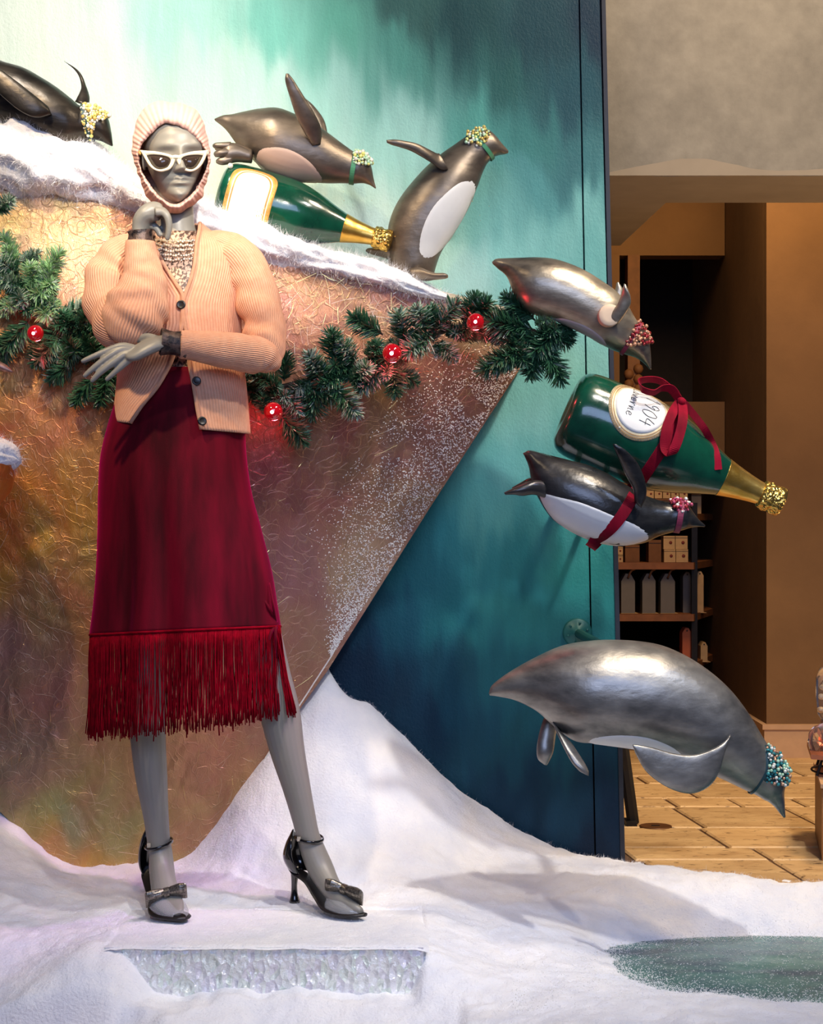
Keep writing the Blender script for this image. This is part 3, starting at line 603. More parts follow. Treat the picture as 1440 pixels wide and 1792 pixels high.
# ================================================================== penguins
def rings(rows, y0, n=32, sub=7, k=.9, dyk=None):
    """rows: top px, top py, bottom px, bottom py [, depth/height ratio [, depth shift m]] -> smooth rings of a body of revolution seen side-on"""
    A = []
    for r in rows:
        r = list(r); tx, ty, bx, by = r[:4]; kk = r[4] if len(r) > 4 else k; dy = r[5] if len(r) > 5 else 0
        A.append((tx, ty, bx, by, kk*math.hypot(tx-bx, ty-by)/2, dy))
    R = []
    for tx, ty, bx, by, hd, dy in cr(A, sub):
        y = y0+dy; a = np.array(P(tx, ty, y)); b = np.array(P(bx, by, y)); c = (a+b)/2; h = (a-b)/2; w = abs(hd)*(4+y)/F
        R.append([c+h*math.cos(q)+np.array((0, -w*math.sin(q), 0)) for q in np.linspace(0, 2*math.pi, n, False)])
    return np.array(R)
def flat(rows, y0, n=14, sub=6):
    """rows: edge1 px,py, edge2 px,py, depth shift m, half thickness px"""
    R = []
    for tx, ty, bx, by, dy, hd in cr(rows, sub):
        y = y0+dy; a = np.array(P(tx, ty, y)); b = np.array(P(bx, by, y)); c = (a+b)/2; h = (a-b)/2; w = abs(hd)*(4+y)/F
        R.append([c+h*math.cos(q)+np.array((0, -w*math.sin(q), 0)) for q in np.linspace(0, 2*math.pi, n, False)])
    return np.array(R)
def bvh_of(o): return BVHTree.FromPolygons([v.co.copy() for v in o.data.vertices], [list(p.vertices) for p in o.data.polygons])
def project(bvh, px, py, y0, off):
    d = (P(px, py, 0)-CAMV).normalized(); h = bvh.ray_cast(CAMV, d)
    if h[0] is None: h = bvh.find_nearest(P(px, py, y0))
    nrm = -h[1] if h[1].dot(d) > .25 else h[1]
    return h[0]+nrm*off, nrm
def patch(name, body, poly, y0, mat, parent, off=.0016, nr=9, na=44, smooth_poly=True):
    bv = bvh_of(body); pg = cr(list(poly)+[poly[0]], 8)[:-1] if smooth_poly else np.array(poly, float)
    c = pg.mean(0); ii = np.linspace(0, len(pg), na, False); pg = np.column_stack([np.interp(ii, np.arange(len(pg)+1), np.r_[pg[:, i], pg[0, i]]) for i in (0, 1)])
    V = [project(bv, *c, y0, off)[0]]; Fc = []
    for i in range(1, nr+1):
        for q in pg:
            x = c+(q-c)*i/nr; V.append(project(bv, *x, y0, off if i < nr else -.0006)[0])
    for j in range(na): Fc.append([0, 1+j, 1+(j+1) % na])
    for i in range(nr-1):
        for j in range(na): a, b = 1+i*na, 1+(i+1)*na; k = (j+1) % na; Fc.append([a+j, b+j, b+k, a+k])
    return MB().add(V, Fc).build(name, mat, parent)
def inpoly(p, pg):
    c = False; n = len(pg)
    for i in range(n):
        (x1, y1), (x2, y2) = pg[i], pg[i-1]
        if (y1 > p[1]) != (y2 > p[1]) and p[0] < (x2-x1)*(p[1]-y1)/(y2-y1)+x1: c = not c
    return c
def beads(body, poly, y0, mats, parent, n, r0, seed, lift=.6, cone=None):
    bv = bvh_of(body); r = np.random.default_rng(seed); P_ = np.array(poly, float); mb = MB(); k = 0; tries = 0; used = []
    while k < n and tries < n*60:
        tries += 1; p = (r.uniform(P_[:, 0].min(), P_[:, 0].max()), r.uniform(P_[:, 1].min(), P_[:, 1].max()))
        if not inpoly(p, poly): continue
        d = (P(*p, 0)-CAMV).normalized(); far = r.uniform() < .35
        h = bv.ray_cast(CAMV+d*9, -d) if far else bv.ray_cast(CAMV, d)
        if h[0] is None: h = bv.find_nearest(P(*p, y0))
        rad = r0*r.uniform(.6, 1.25); q = h[0]+h[1]*rad*(lift+r.uniform(0, 1.1))
        if any((q-u).length < .8*(rad+s) for u, s in used[-200:]): continue
        used.append((q, rad)); mb.ball(q, rad, 7, 5, mi=int(r.integers(len(mats)))); k += 1
    return tag(mb.build('beads', mats, parent), kind='stuff')
def band(name, top, bot, y0, k, w_px, mat, parent, grow=1.04, thick=.0016, dy=0):
    a, b = np.array(P(*top, y0)), np.array(P(*bot, y0)); c = (a+b)/2; h = (a-b)/2*grow; hd = k*np.linalg.norm(h); ax = np.cross(h/np.linalg.norm(h), (0, 1, 0)); w = w_px*(4+y0)/F/2
    R = []
    for q in np.linspace(0, 2*math.pi, 41):
        d = h*math.cos(q)+np.array((0, -hd*math.sin(q), 0)); u = d/np.linalg.norm(d)*thick
        R.append([c+d-ax*w, c+d-ax*w+u, c+d+ax*w+u, c+d+ax*w])
    return MB().loft(R, caps=False).build(name, mat, parent, False)
def rod(a, b, r, parent, mat=None, name='mount_rod', flange=False):
    mb = MB().tube([a, (Vector(a)+Vector(b))/2, b], [r]*3, 10, 1); o = mb.build(name, mat or TEALIRON, parent)
    if flange:
        c = Vector(a); mb = MB(); R = [[(c.x+q*math.cos(t), yy, c.z+q*math.sin(t)) for t in np.linspace(0, 2*math.pi, 28, False)] for q, yy in ((.038, YB), (.038, YB-.008), (.033, YB-.012), (.014, YB-.013), (.012, YB-.03))]
        mb.loft(R); f = mb.build('mount_flange', mat or TEALIRON, parent); mb = MB()
        for i in range(6):
            t_ = i*math.pi/3+.3; mb.ball((c.x+.026*math.cos(t_), YB-.012, c.z+.026*math.sin(t_)), .004, 6, 4)
        mb.build('screws', mat or TEALIRON, f)
    return o
def penguin(loc, label, mat, rows, y0, k=.9, flippers=(), feet=(), group='sculpted penguins of the window display'):
    t = thing('penguin_figure', loc, label, 'penguin', group)
    body = MB().loft(rings(rows, y0, k=k)).build('body', mat, t)
    for fr, dy in flippers: MB().loft(flat(fr, y0+dy)).build('flipper', mat, t)
    for fr, dy in feet:
        mb = MB()
        for part in (fr if isinstance(fr[0], list) else [fr]): mb.loft(flat(part, y0+dy, 12))
        mb.build('foot', mat, t)
    return t, body
def bake_y(px, py, y): return tuple(P(px, py, y))

# 1: lying on the snow, upper left
Y1 = .26
p1, b1 = penguin(bake_y(40, 240, Y1), 'dark penguin lying on snow at the upper left corner, yellow beads on head', PEW_DARK,
    [(-205, 60, -205, 66), (-170, 58, -165, 95), (-120, 62, -110, 150), (-60, 78, -55, 195), (0, 106, -8, 212), (42, 119, 25, 222), (75, 137, 62, 238), (100, 153, 92, 252), (123, 171, 122, 258), (142, 186, 148, 247), (160, 186, 160, 244), (177, 193, 170, 245), (189, 207, 179, 248), (195, 233, 189, 253), (197.5, 254, 196, 256)], Y1, .95,
    flippers=[([(84, 186, 90, 201, -.0, 7), (67, 172, 62, 206, -.012, 7), (33, 145, 33, 193, -.018, 6), (0, 121, -2, 164, -.02, 5), (-28, 104, -34, 136, -.02, 4), (-48, 102, -49, 110, -.02, 2)], -.075),
              ([(131, 178, 155, 186, .03, 6), (140, 160, 157, 170, .05, 6), (142, 150, 150, 148, .07, 5), (138, 134, 143, 131, .08, 4), (129, 121, 132, 119, .09, 3), (112, 107, 114, 108, .10, 2)], .02)])
beads(b1, [(141, 188), (152, 184), (175, 192), (190, 204), (180, 210), (168, 212), (164, 228), (158, 241), (150, 232), (143, 212)], Y1, [BEAD_Y, BEAD_W, BEAD_G], p1, 240, .0042, 1)
band('ribbon', (146, 184), (161, 246), Y1, .95, 6, RIB_TEAL, p1, 1.05)
# 2: lying on the bottle
Y2 = .36
p2, b2 = penguin(bake_y(500, 318, Y2), 'pewter penguin lying face down on top of the tilted green bottle', PEW_WARM,
    [(375, 208, 376, 211), (390, 202, 390, 222), (407, 200, 400, 233), (430, 195, 414, 252), (457, 190.5, 438, 276), (488, 190, 470, 303), (523, 203, 508, 317), (548, 215, 545, 319), (570, 230, 575, 320.5), (601, 253, 598, 320.5), (620, 266, 614, 321), (635, 270, 622, 321), (645, 279, 630, 320.5), (650, 292, 638, 321), (654, 313, 648, 324.5), (658, 329, 656.5, 330)], Y2, .92,
    flippers=[([(546, 256, 561, 252, .012, 8), (535, 237, 563, 228, -.005, 8), (519, 206, 551, 200, -.03, 7), (507, 170, 529, 164, -.05, 6), (499, 142, 514, 140, -.06, 4), (500, 129, 505, 129, -.062, 2)], -.075),
              ([(560, 240, 575, 245, .0, 7), (552, 215, 568, 212, .02, 6), (540, 190, 550, 186, .04, 4), (530, 172, 533, 171, .05, 2)], .075)],
    feet=[([[(442, 262, 440, 286, 0, 12), (420, 252, 416, 284, -.005, 13), (402, 250, 398, 287, -.01, 12), (390, 254, 389, 284, -.01, 8)], [(404, 248, 402, 262, -.012, 7), (388, 249, 387, 261, -.016, 7), (377, 250, 376, 260, -.016, 6), (372, 253, 372, 257, -.016, 2)], [(404, 259, 402, 274, -.016, 7), (388, 261, 386, 275, -.022, 7), (378, 264, 377, 275, -.022, 5), (374, 267, 374, 271, -.022, 2)], [(408, 270, 406, 286, -.012, 7), (394, 273, 392, 289, -.016, 7), (383, 276, 383, 288, -.016, 6), (378, 280, 378, 285, -.016, 2)]], -.045),
          ([(440, 264, 440, 282, 0, 10), (412, 254, 410, 278, .0, 11), (390, 250, 388, 272, 0, 8), (376, 252, 376, 262, 0, 4)], .05)])
patch('belly', b2, [(444, 284), (452, 263), (470, 257), (495, 258), (520, 267), (545, 285), (563, 308), (565, 321), (540, 324), (505, 322), (475, 312), (452, 296)], Y2, BELLY_PINK, p2)
beads(b2, [(619, 286), (617, 270), (628, 262), (642, 265), (650, 278), (646, 289), (632, 288)], Y2, [BEAD_Y, BEAD_W, BEAD_M], p2, 110, .0042, 2)
band('ribbon', (624, 267), (614.5, 321), Y2, .92, 8, RIB_GREEN, p2, 1.04)
# 3: standing
Y3 = .38
p3, b3 = penguin(bake_y(740, 488, Y3), 'standing pewter penguin with a white belly at the right end of the ledge', PEW_WARM,
    [(684, 490, 758, 490, .5), (681, 472, 762, 470), (677, 425, 772, 442), (682, 385, 792, 411), (700, 346, 816, 370), (735, 303, 835, 328), (766, 274, 843, 306), (794, 254, 852, 287), (817, 238, 862, 277), (836, 228, 868, 273), (854, 228, 874, 271), (866, 237, 879, 270.5), (878, 251, 883, 270), (890, 264, 889, 268)], Y3, .88,
    flippers=[([(768, 268, 784, 297, 0, 8), (764, 268, 772, 297, -.005, 8), (748, 260, 753, 284, -.02, 8), (729, 251, 722, 266, -.035, 7), (706, 246, 700, 258, -.045, 6), (690, 244, 686, 254, -.05, 5), (676, 245, 677, 250, -.05, 2)], -.065)],
    feet=[([(714, 470, 726, 492, 0, 13), (735, 468, 742, 492, -.01, 14), (758, 477, 760, 490, -.02, 16), (776, 478, 778, 488, -.03, 13), (784, 481, 784, 486, -.035, 5)], -.045),
          ([(690, 466, 690, 488, 0, 10), (712, 470, 714, 488, .0, 12), (740, 474, 742, 486, 0, 10), (752, 480, 752, 485, 0, 4)], .055)])
MB().loft(flat([(690, 430, 690, 466, 0, 20), (676, 430, 678, 454, 0, 16), (658, 433, 660, 448, 0, 11), (645, 434, 646, 444, 0, 7), (640, 437, 640, 440, 0, 2)], Y3)).build('tail', PEW_WARM, p3)
patch('belly', b3, [(827, 314), (835, 325), (832, 345), (818, 378), (797, 412), (774, 437), (752, 453), (737, 450), (732, 430), (740, 395), (757, 362), (780, 337), (805, 318)], Y3, BELLY_WHITE, p3)
beads(b3, [(816, 252), (816, 238), (828, 226), (846, 226), (859, 233), (852, 246), (842, 254), (832, 256)], Y3, [BEAD_Y, BEAD_W, BEAD_M, BEAD_G], p3, 110, .0042, 3)
band('ribbon', (822, 234), (862, 278), Y3, .88, 7, RIB_GREEN, p3, 1.03)
# 4: diving over the garland end
Y4 = .16
p4, b4 = penguin(bake_y(1000, 540, Y4), 'bronze silver penguin diving over the end of the pine garland, red beads on head', m_pewter('bronze_silver_paint', L(86, 78, 72), L(190, 176, 154), rough=.32, seed=.6),
    [(861, 458, 862, 462), (868, 453, 871, 470), (882, 452, 888, 486), (911, 451, 902, 522), (940, 450.5, 922, 545), (968, 453, 955, 557), (998, 462, 985, 567), (1026, 475, 1013, 580), (1053, 492, 1036, 592), (1078, 510, 1055, 604), (1098, 534, 1073, 613), (1112, 558, 1087, 618), (1125, 574, 1100, 622), (1133, 588, 1112, 626), (1137, 604, 1122, 632), (1139, 625, 1131, 640), (1139.5, 646, 1137.5, 647)], Y4, .9,
    flippers=[([(1064, 553, 1081, 568, .0, 7), (1078, 535, 1092, 553, -.01, 7), (1086, 517, 1103, 534, -.02, 5), (1090, 502, 1103, 518, -.03, 4), (1092, 496, 1096, 499, -.03, 2)], -.08),
              ([(1072, 520, 1092, 528, 0, 6), (1077, 505, 1092, 510, 0, 5), (1078, 497, 1086, 499, 0, 3), (1080, 494, 1083, 494, 0, 2)], .06)])
c = P(1067, 551, Y4-.088); mb = MB(); rr = .0255
R = [[(c.x+q*math.cos(a), yy, c.z+q*math.sin(a)) for a in np.linspace(0, 2*math.pi, 32, False)] for q, yy in ((rr, c.y+.05), (rr, c.y+.002), (rr-.002, c.y), (rr*.5, c.y-.0005))]
mb.loft(R); o = mb.build('cut_disc', PEACH, p4); o['label'] = 'round peach disc where a flipper was cut away'
patch('belly', b4, [(965, 557), (985, 557), (1012, 565), (1035, 576), (1055, 592), (1062, 606), (1040, 598), (1010, 585), (985, 572)], Y4, BELLY_GREY, p4)
beads(b4, [(1092, 606), (1097, 590), (1108, 574), (1117, 560), (1124, 563), (1133, 580), (1139, 598), (1130, 604), (1112, 604)], Y4, [BEAD_R, BEAD_R, BEAD_C, BEAD_C], p4, 110, .004, 4, lift=.8)
band('ribbon', (1120, 567), (1087, 619), Y4, .9, 7, RIB_ROSE, p4, 1.03)
rod(tuple(P(945, 500, YB)), tuple(P(945, 500, Y4)), .008, p4)
# 5: strapped under the bottle
Y5 = .02
p5, b5 = penguin(bake_y(1060, 900, Y5), 'glossy black penguin with a white belly strapped under the hanging bottle', PEW_BLACK,
    [(915, 793, 918, 799), (927, 788, 925, 816), (945, 792, 930, 840), (968, 798, 942, 872), (1000, 806, 966, 908), (1030, 814, 1002, 931), (1062, 828, 1045, 949), (1095, 848, 1092, 955), (1120, 863, 1128, 950), (1143, 872, 1152, 939), (1166, 878, 1172, 933), (1186, 877, 1186, 930), (1201, 879, 1198, 927), (1211, 893, 1207, 924), (1222, 908, 1220, 922), (1234, 919, 1233, 922)], Y5, .95,
    flippers=[([(1110, 878, 1122, 889, 0, 8), (1107, 855, 1131, 866, -.012, 8), (1095, 832, 1129, 842, -.025, 7), (1084, 806, 1116, 811, -.04, 6), (1075, 786, 1096, 789, -.05, 4), (1072, 777, 1078, 777, -.052, 2)], -.072),
              ([(1110, 860, 1120, 870, .0, 7), (1112, 838, 1126, 842, .02, 6), (1108, 812, 1116, 812, .04, 4), (1104, 800, 1107, 800, .05, 2)], .06)],
    feet=[([(955, 842, 955, 872, 0, 9), (935, 840, 934, 866, -.01, 11), (915, 846, 914, 868, -.015, 12), (898, 854, 900, 866, -.018, 9), (882, 862, 884, 866, -.018, 3)], -.035),
          ([(950, 838, 950, 862, 0, 9), (928, 836, 926, 856, 0, 9), (908, 846, 908, 858, 0, 7), (896, 853, 896, 857, 0, 3)], .05)])
patch('belly', b5, [(932, 858), (950, 862), (976, 869), (1010, 877), (1045, 890), (1080, 905), (1115, 919), (1143, 939), (1138, 950), (1092, 960), (1040, 953), (991, 930), (955, 901)], Y5, BELLY_WHITE, p5)
beads(b5, [(1171, 877), (1180, 871), (1200, 872), (1206, 880), (1203, 894), (1190, 898), (1178, 890)], Y5, [BEAD_P, BEAD_W, BEAD_R], p5, 80, .0038, 5)
band('ribbon', (1190, 876), (1183, 931), Y5, .95, 10, RIB_ROSE, p5, 1.03)
rod(tuple(P(985, 862, YB)), tuple(P(985, 862, Y5)), .008, p5); rod(tuple(P(1040, 872, YB)), tuple(P(1040, 880, Y5)), .008, p5)
# 6: big diving one, lower right
Y6 = -.06
p6, b6 = penguin(bake_y(1120, 1300, Y6), 'large silver penguin diving at the lower right, teal beaded cap on head', PEW_SILVER,
    [(855, 1213, 857, 1217), (862, 1198, 872, 1219), (891, 1176, 902, 1226), (937, 1150, 938, 1244), (986, 1129, 968, 1270), (1035, 1121, 1004, 1296), (1075, 1119.5, 1040, 1301), (1118, 1122, 1085, 1307), (1160, 1130, 1135, 1314), (1205, 1150, 1180, 1323), (1245, 1177, 1215, 1336), (1279, 1208, 1246, 1355), (1309, 1247, 1275, 1369), (1333, 1287, 1302, 1382), (1350, 1313, 1322, 1391), (1367, 1334, 1337, 1400), (1376, 1357, 1344, 1403), (1372, 1384, 1355, 1412), (1373, 1407, 1364, 1423), (1374.5, 1430, 1371, 1431)], Y6, .92,
    flippers=[([(1278, 1285, 1266, 1318, .0, 8), (1264, 1300, 1258, 1352, -.012, 8), (1240, 1313, 1240, 1377, -.022, 7), (1210, 1321, 1208, 1389, -.03, 7), (1178, 1318, 1170, 1379, -.035, 6), (1141, 1308, 1133, 1353, -.038, 5), (1118, 1304, 1114, 1323, -.04, 4), (1107, 1303, 1108, 1308, -.04, 2)], -.098),
              ([(1262, 1310, 1250, 1350, 0, 7), (1235, 1330, 1228, 1372, .02, 6), (1200, 1340, 1195, 1372, .04, 5), (1170, 1346, 1168, 1356, .05, 2)], .09)],
    feet=[([(966, 1262, 990, 1290, 0, 12), (972, 1278, 1000, 1300, -.02, 11), (985, 1306, 1020, 1330, -.045, 9), (1000, 1334, 1029, 1347, -.06, 7), (1014, 1350, 1030, 1358, -.065, 3)], -.03),
          ([(952, 1254, 976, 1266, 0, 11), (944, 1280, 972, 1290, -.01, 10), (939, 1308, 968, 1316, -.02, 9), (941, 1328, 960, 1334, -.02, 6), (952, 1338, 957, 1339, -.02, 3)], .05)])
patch('belly', b6, [(1026, 1298), (1040, 1291), (1070, 1287), (1105, 1287), (1142, 1293), (1178, 1308), (1196, 1324), (1180, 1326), (1137, 1318), (1085, 1312), (1045, 1306)], Y6, BELLY_WHITE, p6)
cap = patch('beaded_cap', b6, [(1338, 1303), (1352, 1308), (1366, 1326), (1378, 1346), (1378, 1366), (1368, 1374), (1350, 1369), (1336, 1366), (1340, 1340)], Y6, RIB_TEAL, p6, off=.004)
beads(b6, [(1337, 1304), (1350, 1307), (1366, 1326), (1379, 1346), (1378, 1368), (1366, 1376), (1350, 1370), (1337, 1367), (1342, 1340)], Y6, [BEAD_T, BEAD_T, BEAD_W, BEAD_C, BEAD_M], p6, 200, .0038, 6, lift=1.4)
band('ribbon', (1349, 1312), (1312, 1387), Y6, .92, 4, RIB_TEAL, p6, 1.025)
rod(tuple(P(1010, 1107, YB)), (P(1030, 1119, YB).x+.03, Y6+.02, P(1120, 1200, Y6).z+.05), .0125, p6, flange=True)
# 7: only the beak reaches into the picture at the left edge
Y7 = -.02
p7, b7 = penguin(bake_y(-60, 650, Y7), 'dusky penguin whose pinkish beak pokes in at the left edge', m_pewter('dusky_rose_paint', L(84, 62, 60), L(180, 140, 130), rough=.4),
    [(-300, 700, -298, 706), (-260, 660, -255, 740), (-200, 620, -195, 770), (-140, 600, -130, 750), (-95, 592, -80, 700), (-60, 592, -50, 668), (-30, 604, -24, 656), (-4, 629, -4, 649), (10, 638, 8, 651), (23, 650, 22, 652)], Y7, .92,
    flippers=[([(-110, 640, -100, 680, 0, 8), (-140, 660, -130, 710, -.02, 7), (-180, 690, -172, 730, -.03, 5), (-205, 718, -203, 728, -.03, 2)], -.1)])
rod(tuple(P(-180, 690, YB)), tuple(P(-180, 690, Y7)), .008, p7)

# ================================================================== champagne bottles
def bottle(loc, label, base, tip, y0, scale, label_fn):
    t = thing('champagne_bottle', loc, label, 'bottle', 'giant painted champagne bottles')
    A = Vector(P(*base, y0)); ax = (Vector(P(*tip, y0))-A).normalized(); n1 = Vector((0, -1, 0)); n2 = ax.cross(n1); n2 = -n2 if n2.z < 0 else n2; u = (4+y0)/F*scale
    def pt(s, r, a): return A+ax*(s*u)+(n1*math.cos(a)+n2*math.sin(a))*(r*u)
    def lathe(name, prof, mat, parent, mod=None):
        C = cr(prof, 5); R = [[pt(s, abs(r)*(1 if mod is None else mod(s, a)), a) for a in np.linspace(0, 2*math.pi, 48, False)] for s, r in C]; return MB().loft(R).build(name, mat, parent)
    prof = [(4, 20), (-1, 50), (3, 64), (12, 73), (30, 77.5), (70, 79), (120, 79), (165, 76.5), (200, 69.5), (230, 60), (262, 47), (290, 36.5), (303, 32)]
    glass = lathe('glass_body', prof, BOTTLE, t)
    foil = lathe('gold_foil_neck', [(298, 34.5), (303, 33), (330, 26.5), (360, 21), (380, 19.2)], GOLD, t)
    nz_ = lambda s, a: 1+.10*noise.noise((math.cos(a)*2, math.sin(a)*2, s*.16))
    lathe('crushed_foil_cap', [(368, 18), (371, 24), (380, 26), (392, 25), (404, 26.5), (411, 22), (414, 10)], GOLD_CRUSH, t, nz_)
    R_of = lambda s: np.interp(s, [q[0] for q in prof], [q[1] for q in prof])
    label_fn(t, pt, R_of, u); return t, pt, R_of, u
def wrap_grid(pt, R_of, poly, off, u, nr=8, na=60):
    """filled region of a label polygon in (s, angle), laid on the glass"""
    pg = np.array(poly, float); c = pg.mean(0); V = [pt(c[0], R_of(c[0])+off/u, c[1])]; Fc = []; n = len(pg)
    for i in range(1, nr+1):
        for q in pg: x = c+(q-c)*i/nr; V.append(pt(x[0], R_of(x[0])+(off if i < nr else off*.999)/u, x[1]))
    V += [pt(q[0], R_of(q[0])-.001/u, q[1]) for q in pg]
    for j in range(n): Fc.append([0, 1+j, 1+(j+1) % n])
    for i in range(nr):
        for j in range(n): a, b = 1+i*n, 1+(i+1)*n; k = (j+1) % n; Fc.append([a+j, b+j, b+k, a+k])
    return MB().add(V, Fc)
def stroke(mb, pt, R_of, u, pts, w, off, rot):
    q = cr(pts, 5) if len(pts) > 2 else np.array(pts, float); V = []
    for i in range(len(q)):
        d = q[min(i+1, len(q)-1)]-q[max(i-1, 0)]; d /= np.linalg.norm(d)+1e-9; n_ = np.array((-d[1], d[0]))*w
        for x in (q[i]+n_, q[i]-n_): s, a = rot(x); V.append(pt(s, R_of(s)+off/u, a))
    mb.add(V, [[2*i, 2*i+1, 2*i+3, 2*i+2] for i in range(len(q)-1)])
def ell(s0, a0, rs, ra, n=60, e=2.): return [(s0+rs*math.copysign(abs(math.cos(t))**(2/e), math.cos(t)), a0+ra*math.copysign(abs(math.sin(t))**(2/e), math.sin(t))) for t in np.linspace(0, 2*math.pi, n, False)]
# handwriting as strokes in a unit box per letter: x to the right, y up
GLY = {'1': [[(.1, .7), (.35, 1.)], [(.35, 1.), (.3, 0)]], '9': [[(.7, .8), (.4, 1), (.1, .75), (.35, .5), (.7, .75), (.66, .3), (.5, 0)]], '0': [[(.45, 1), (.1, .6), (.2, .1), (.5, 0), (.8, .4), (.7, .9), (.45, 1)]],
       '4': [[(.35, 1), (.1, .45), (.85, .45)], [(.65, .8), (.6, 0)]], 'L': [[(.45, 1), (.3, .9), (.3, .4), (.1, .05), (.3, .05), (.8, .1)]], 'a': [[(.7, .5), (.4, .6), (.15, .3), (.35, .02), (.62, .25), (.7, .5), (.68, .15), (.9, .05)]],
       'v': [[(.1, .55), (.35, .02), (.7, .55), (.85, .5)]], 'e': [[(.1, .25), (.6, .35), (.5, .55), (.25, .5), (.12, .2), (.4, .0), (.8, .15)]], 'r': [[(.15, .55), (.3, .0), (.35, .35), (.6, .55), (.75, .5)]], 'n': [[(.12, .55), (.18, 0), (.4, .5), (.6, .5), (.64, .05), (.85, .05)]]}
def write(mb, word, pt, R_of, u, rot, x0, y0, w, h, lw, off):
    for k, ch in enumerate(word):
        for st in GLY[ch]: stroke(mb, pt, R_of, u, [(x0+(k+a)*w, y0+b*h) for a, b in st], lw, off, rot)
def label_big(t, pt, R_of, u):
    s0, a0 = 112, .66; r0 = 79.
    o = wrap_grid(pt, R_of, ell(s0, a0, 58, .80), .0016, u).build('round_label', LABEL_EDGE, t); o['label'] = 'round white paper label with pale gold border'
    wrap_grid(pt, R_of, ell(s0, a0, 46, .63), .0022, u).build('label_face', LABEL_WHITE, o)
    mb = MB()
    for rs in (49.5, 53): 
        e = ell(s0, a0*79, rs, rs/72.*79, 80); stroke(mb, pt, R_of, u, e+[e[0]], .7, .0027, lambda x: (x[0], x[1]/79))
    for i in range(90):
        a = i/90*2*math.pi; stroke(mb, pt, R_of, u, [(s0+54.5*math.cos(a), 79*(a0+54.5/72*math.sin(a))), (s0+57*math.cos(a), 79*(a0+57/72*math.sin(a)))], .45, .0027, lambda x: (x[0], x[1]/79))
    mb.build('label_rings', LABEL_TAN, o, False)
    # the writing runs down the label from the top silhouette; letter tops face the neck
    mb = MB(); rot = lambda x: (s0+x[1], a0+.62-x[0]/79.)
    write(mb, '1904', pt, R_of, u, rot, 16, 4, 16.5, 27, .62, .003); write(mb, 'Laverne', pt, R_of, u, rot, 4, -22, 10.5, 17, .5, .003)
    mb.build('handwriting', INK, o, False)
    mb = MB(); mb.ball(pt(s0-22, 81, a0-.66), .0028, 8, 6); mb.build('pearl', BEAD_W, o)
Y_B5 = .13
bt5, pt5, R5, u5 = bottle(bake_y(1080, 800, Y_B5), 'hanging green champagne bottle tied with a red ribbon, gold neck pointing right', (992, 716), (1350, 872), Y_B5, 1.0, label_big)
rod(tuple(P(1050, 730, YB)), tuple(P(1050, 750, Y_B5)), .009, bt5); 
def label_arch(t, pt, R_of, u):
    def arch(g):
        s0, s1 = 22+g, 132-g; top = .98-g/75; pts = [(s0, -.9), (s0, top-.55)]
        for k in range(1, 16): a = math.pi-math.pi*k/16; pts.append(((s0+s1)/2+(s1-s0)/2*math.copysign(abs(math.cos(a))**.75, math.cos(a)), top-.55+.55*math.sin(a)**.8))
        pts += [(s1, top-.55), (s1, -.9)]; out = []
        for i in range(len(pts)):
            a, b = np.array(pts[i]), np.array(pts[(i+1) % len(pts)]); m = 6 if i in (0, len(pts)-2, len(pts)-1) else 2
            out += [tuple(a+(b-a)*j/m) for j in range(m)]
        return out
    o = wrap_grid(pt, R_of, arch(0), .0016, u).build('arched_label', LABEL_GOLD, t); o['label'] = 'arched cream label with a gold border'
    wrap_grid(pt, R_of, arch(9), .0021, u).build('label_line', LABEL_CREAM, o)
    wrap_grid(pt, R_of, arch(12), .0025, u).build('label_ring', LABEL_GOLD, o); wrap_grid(pt, R_of, arch(15), .0029, u).build('label_face', LABEL_CREAM, o)
    mb = MB(); q = arch(4.5)
    for i in range(0, len(q)-1):
        a, b = np.array(q[i]), np.array(q[i+1])
        for f in (.2, .6): x = a+(b-a)*f; stroke(mb, pt, R_of, u, [(x[0]-1, x[1]*79+1.2), (x[0]+1.2, x[1]*79-1.2)], .5, .0022, lambda v: (v[0], v[1]/79))
    mb.build('border_print', LABEL_TAN, o, False)
    MB().ball(pt(12, 78, .86), .007, 9, 7).build('pearl', BEAD_W, t)
bt2, pt2, R2, u2 = bottle(bake_y(520, 400, Y2), 'green champagne bottle lying in the ledge snow under a penguin', (386, 338), (688, 424), Y2-.02, .752, label_arch)

# ---- red velvet ribbon binding bottle and penguin
rb = thing('velvet_ribbon', bake_y(1190, 705, Y_B5-.1), 'red velvet ribbon tied in a bow around bottle and black penguin', 'ribbon')
def strip(name, pts, w_px, mat, parent, sub=8, facing=None):
    """pts: (px, py, y, tilt of the width direction in px dx,dy, y)"""
    C = cr(pts, sub); mb = MB(); R = []
    for i, (px, py, y, wx, wy, wz) in enumerate(C):
        c = np.array(P(px, py, y)); d = np.array((wx, wz, -wy)); d /= np.linalg.norm(d)+1e-9; T = np.array(P(*C[min(i+1, len(C)-1)][:3]))-np.array(P(*C[max(i-1, 0)][:3])); T /= np.linalg.norm(T)+1e-9
        d -= T*d.dot(T); d /= np.linalg.norm(d)+1e-9; n_ = np.cross(T, d)*.0011; h = d*w_px/2*(4+y)/F; R.append([c-h-n_, c+h-n_, c+h+n_, c-h+n_])
    return mb.loft(R).build(name, mat, parent, False)
yf = Y_B5-.115; yp = Y5-.095
bb = bvh_of([o for o in bt5.children if o.name.startswith('glass')][0]); pb = bvh_of(b5)
def surf(px, py, off=.004):
    d = (P(px, py, 0)-CAMV).normalized(); hs = [h[0] for h in (bb.ray_cast(CAMV, d), pb.ray_cast(CAMV, d)) if h[0] is not None]
    if not hs: return None
    return min(h.y for h in hs)-off
front = []
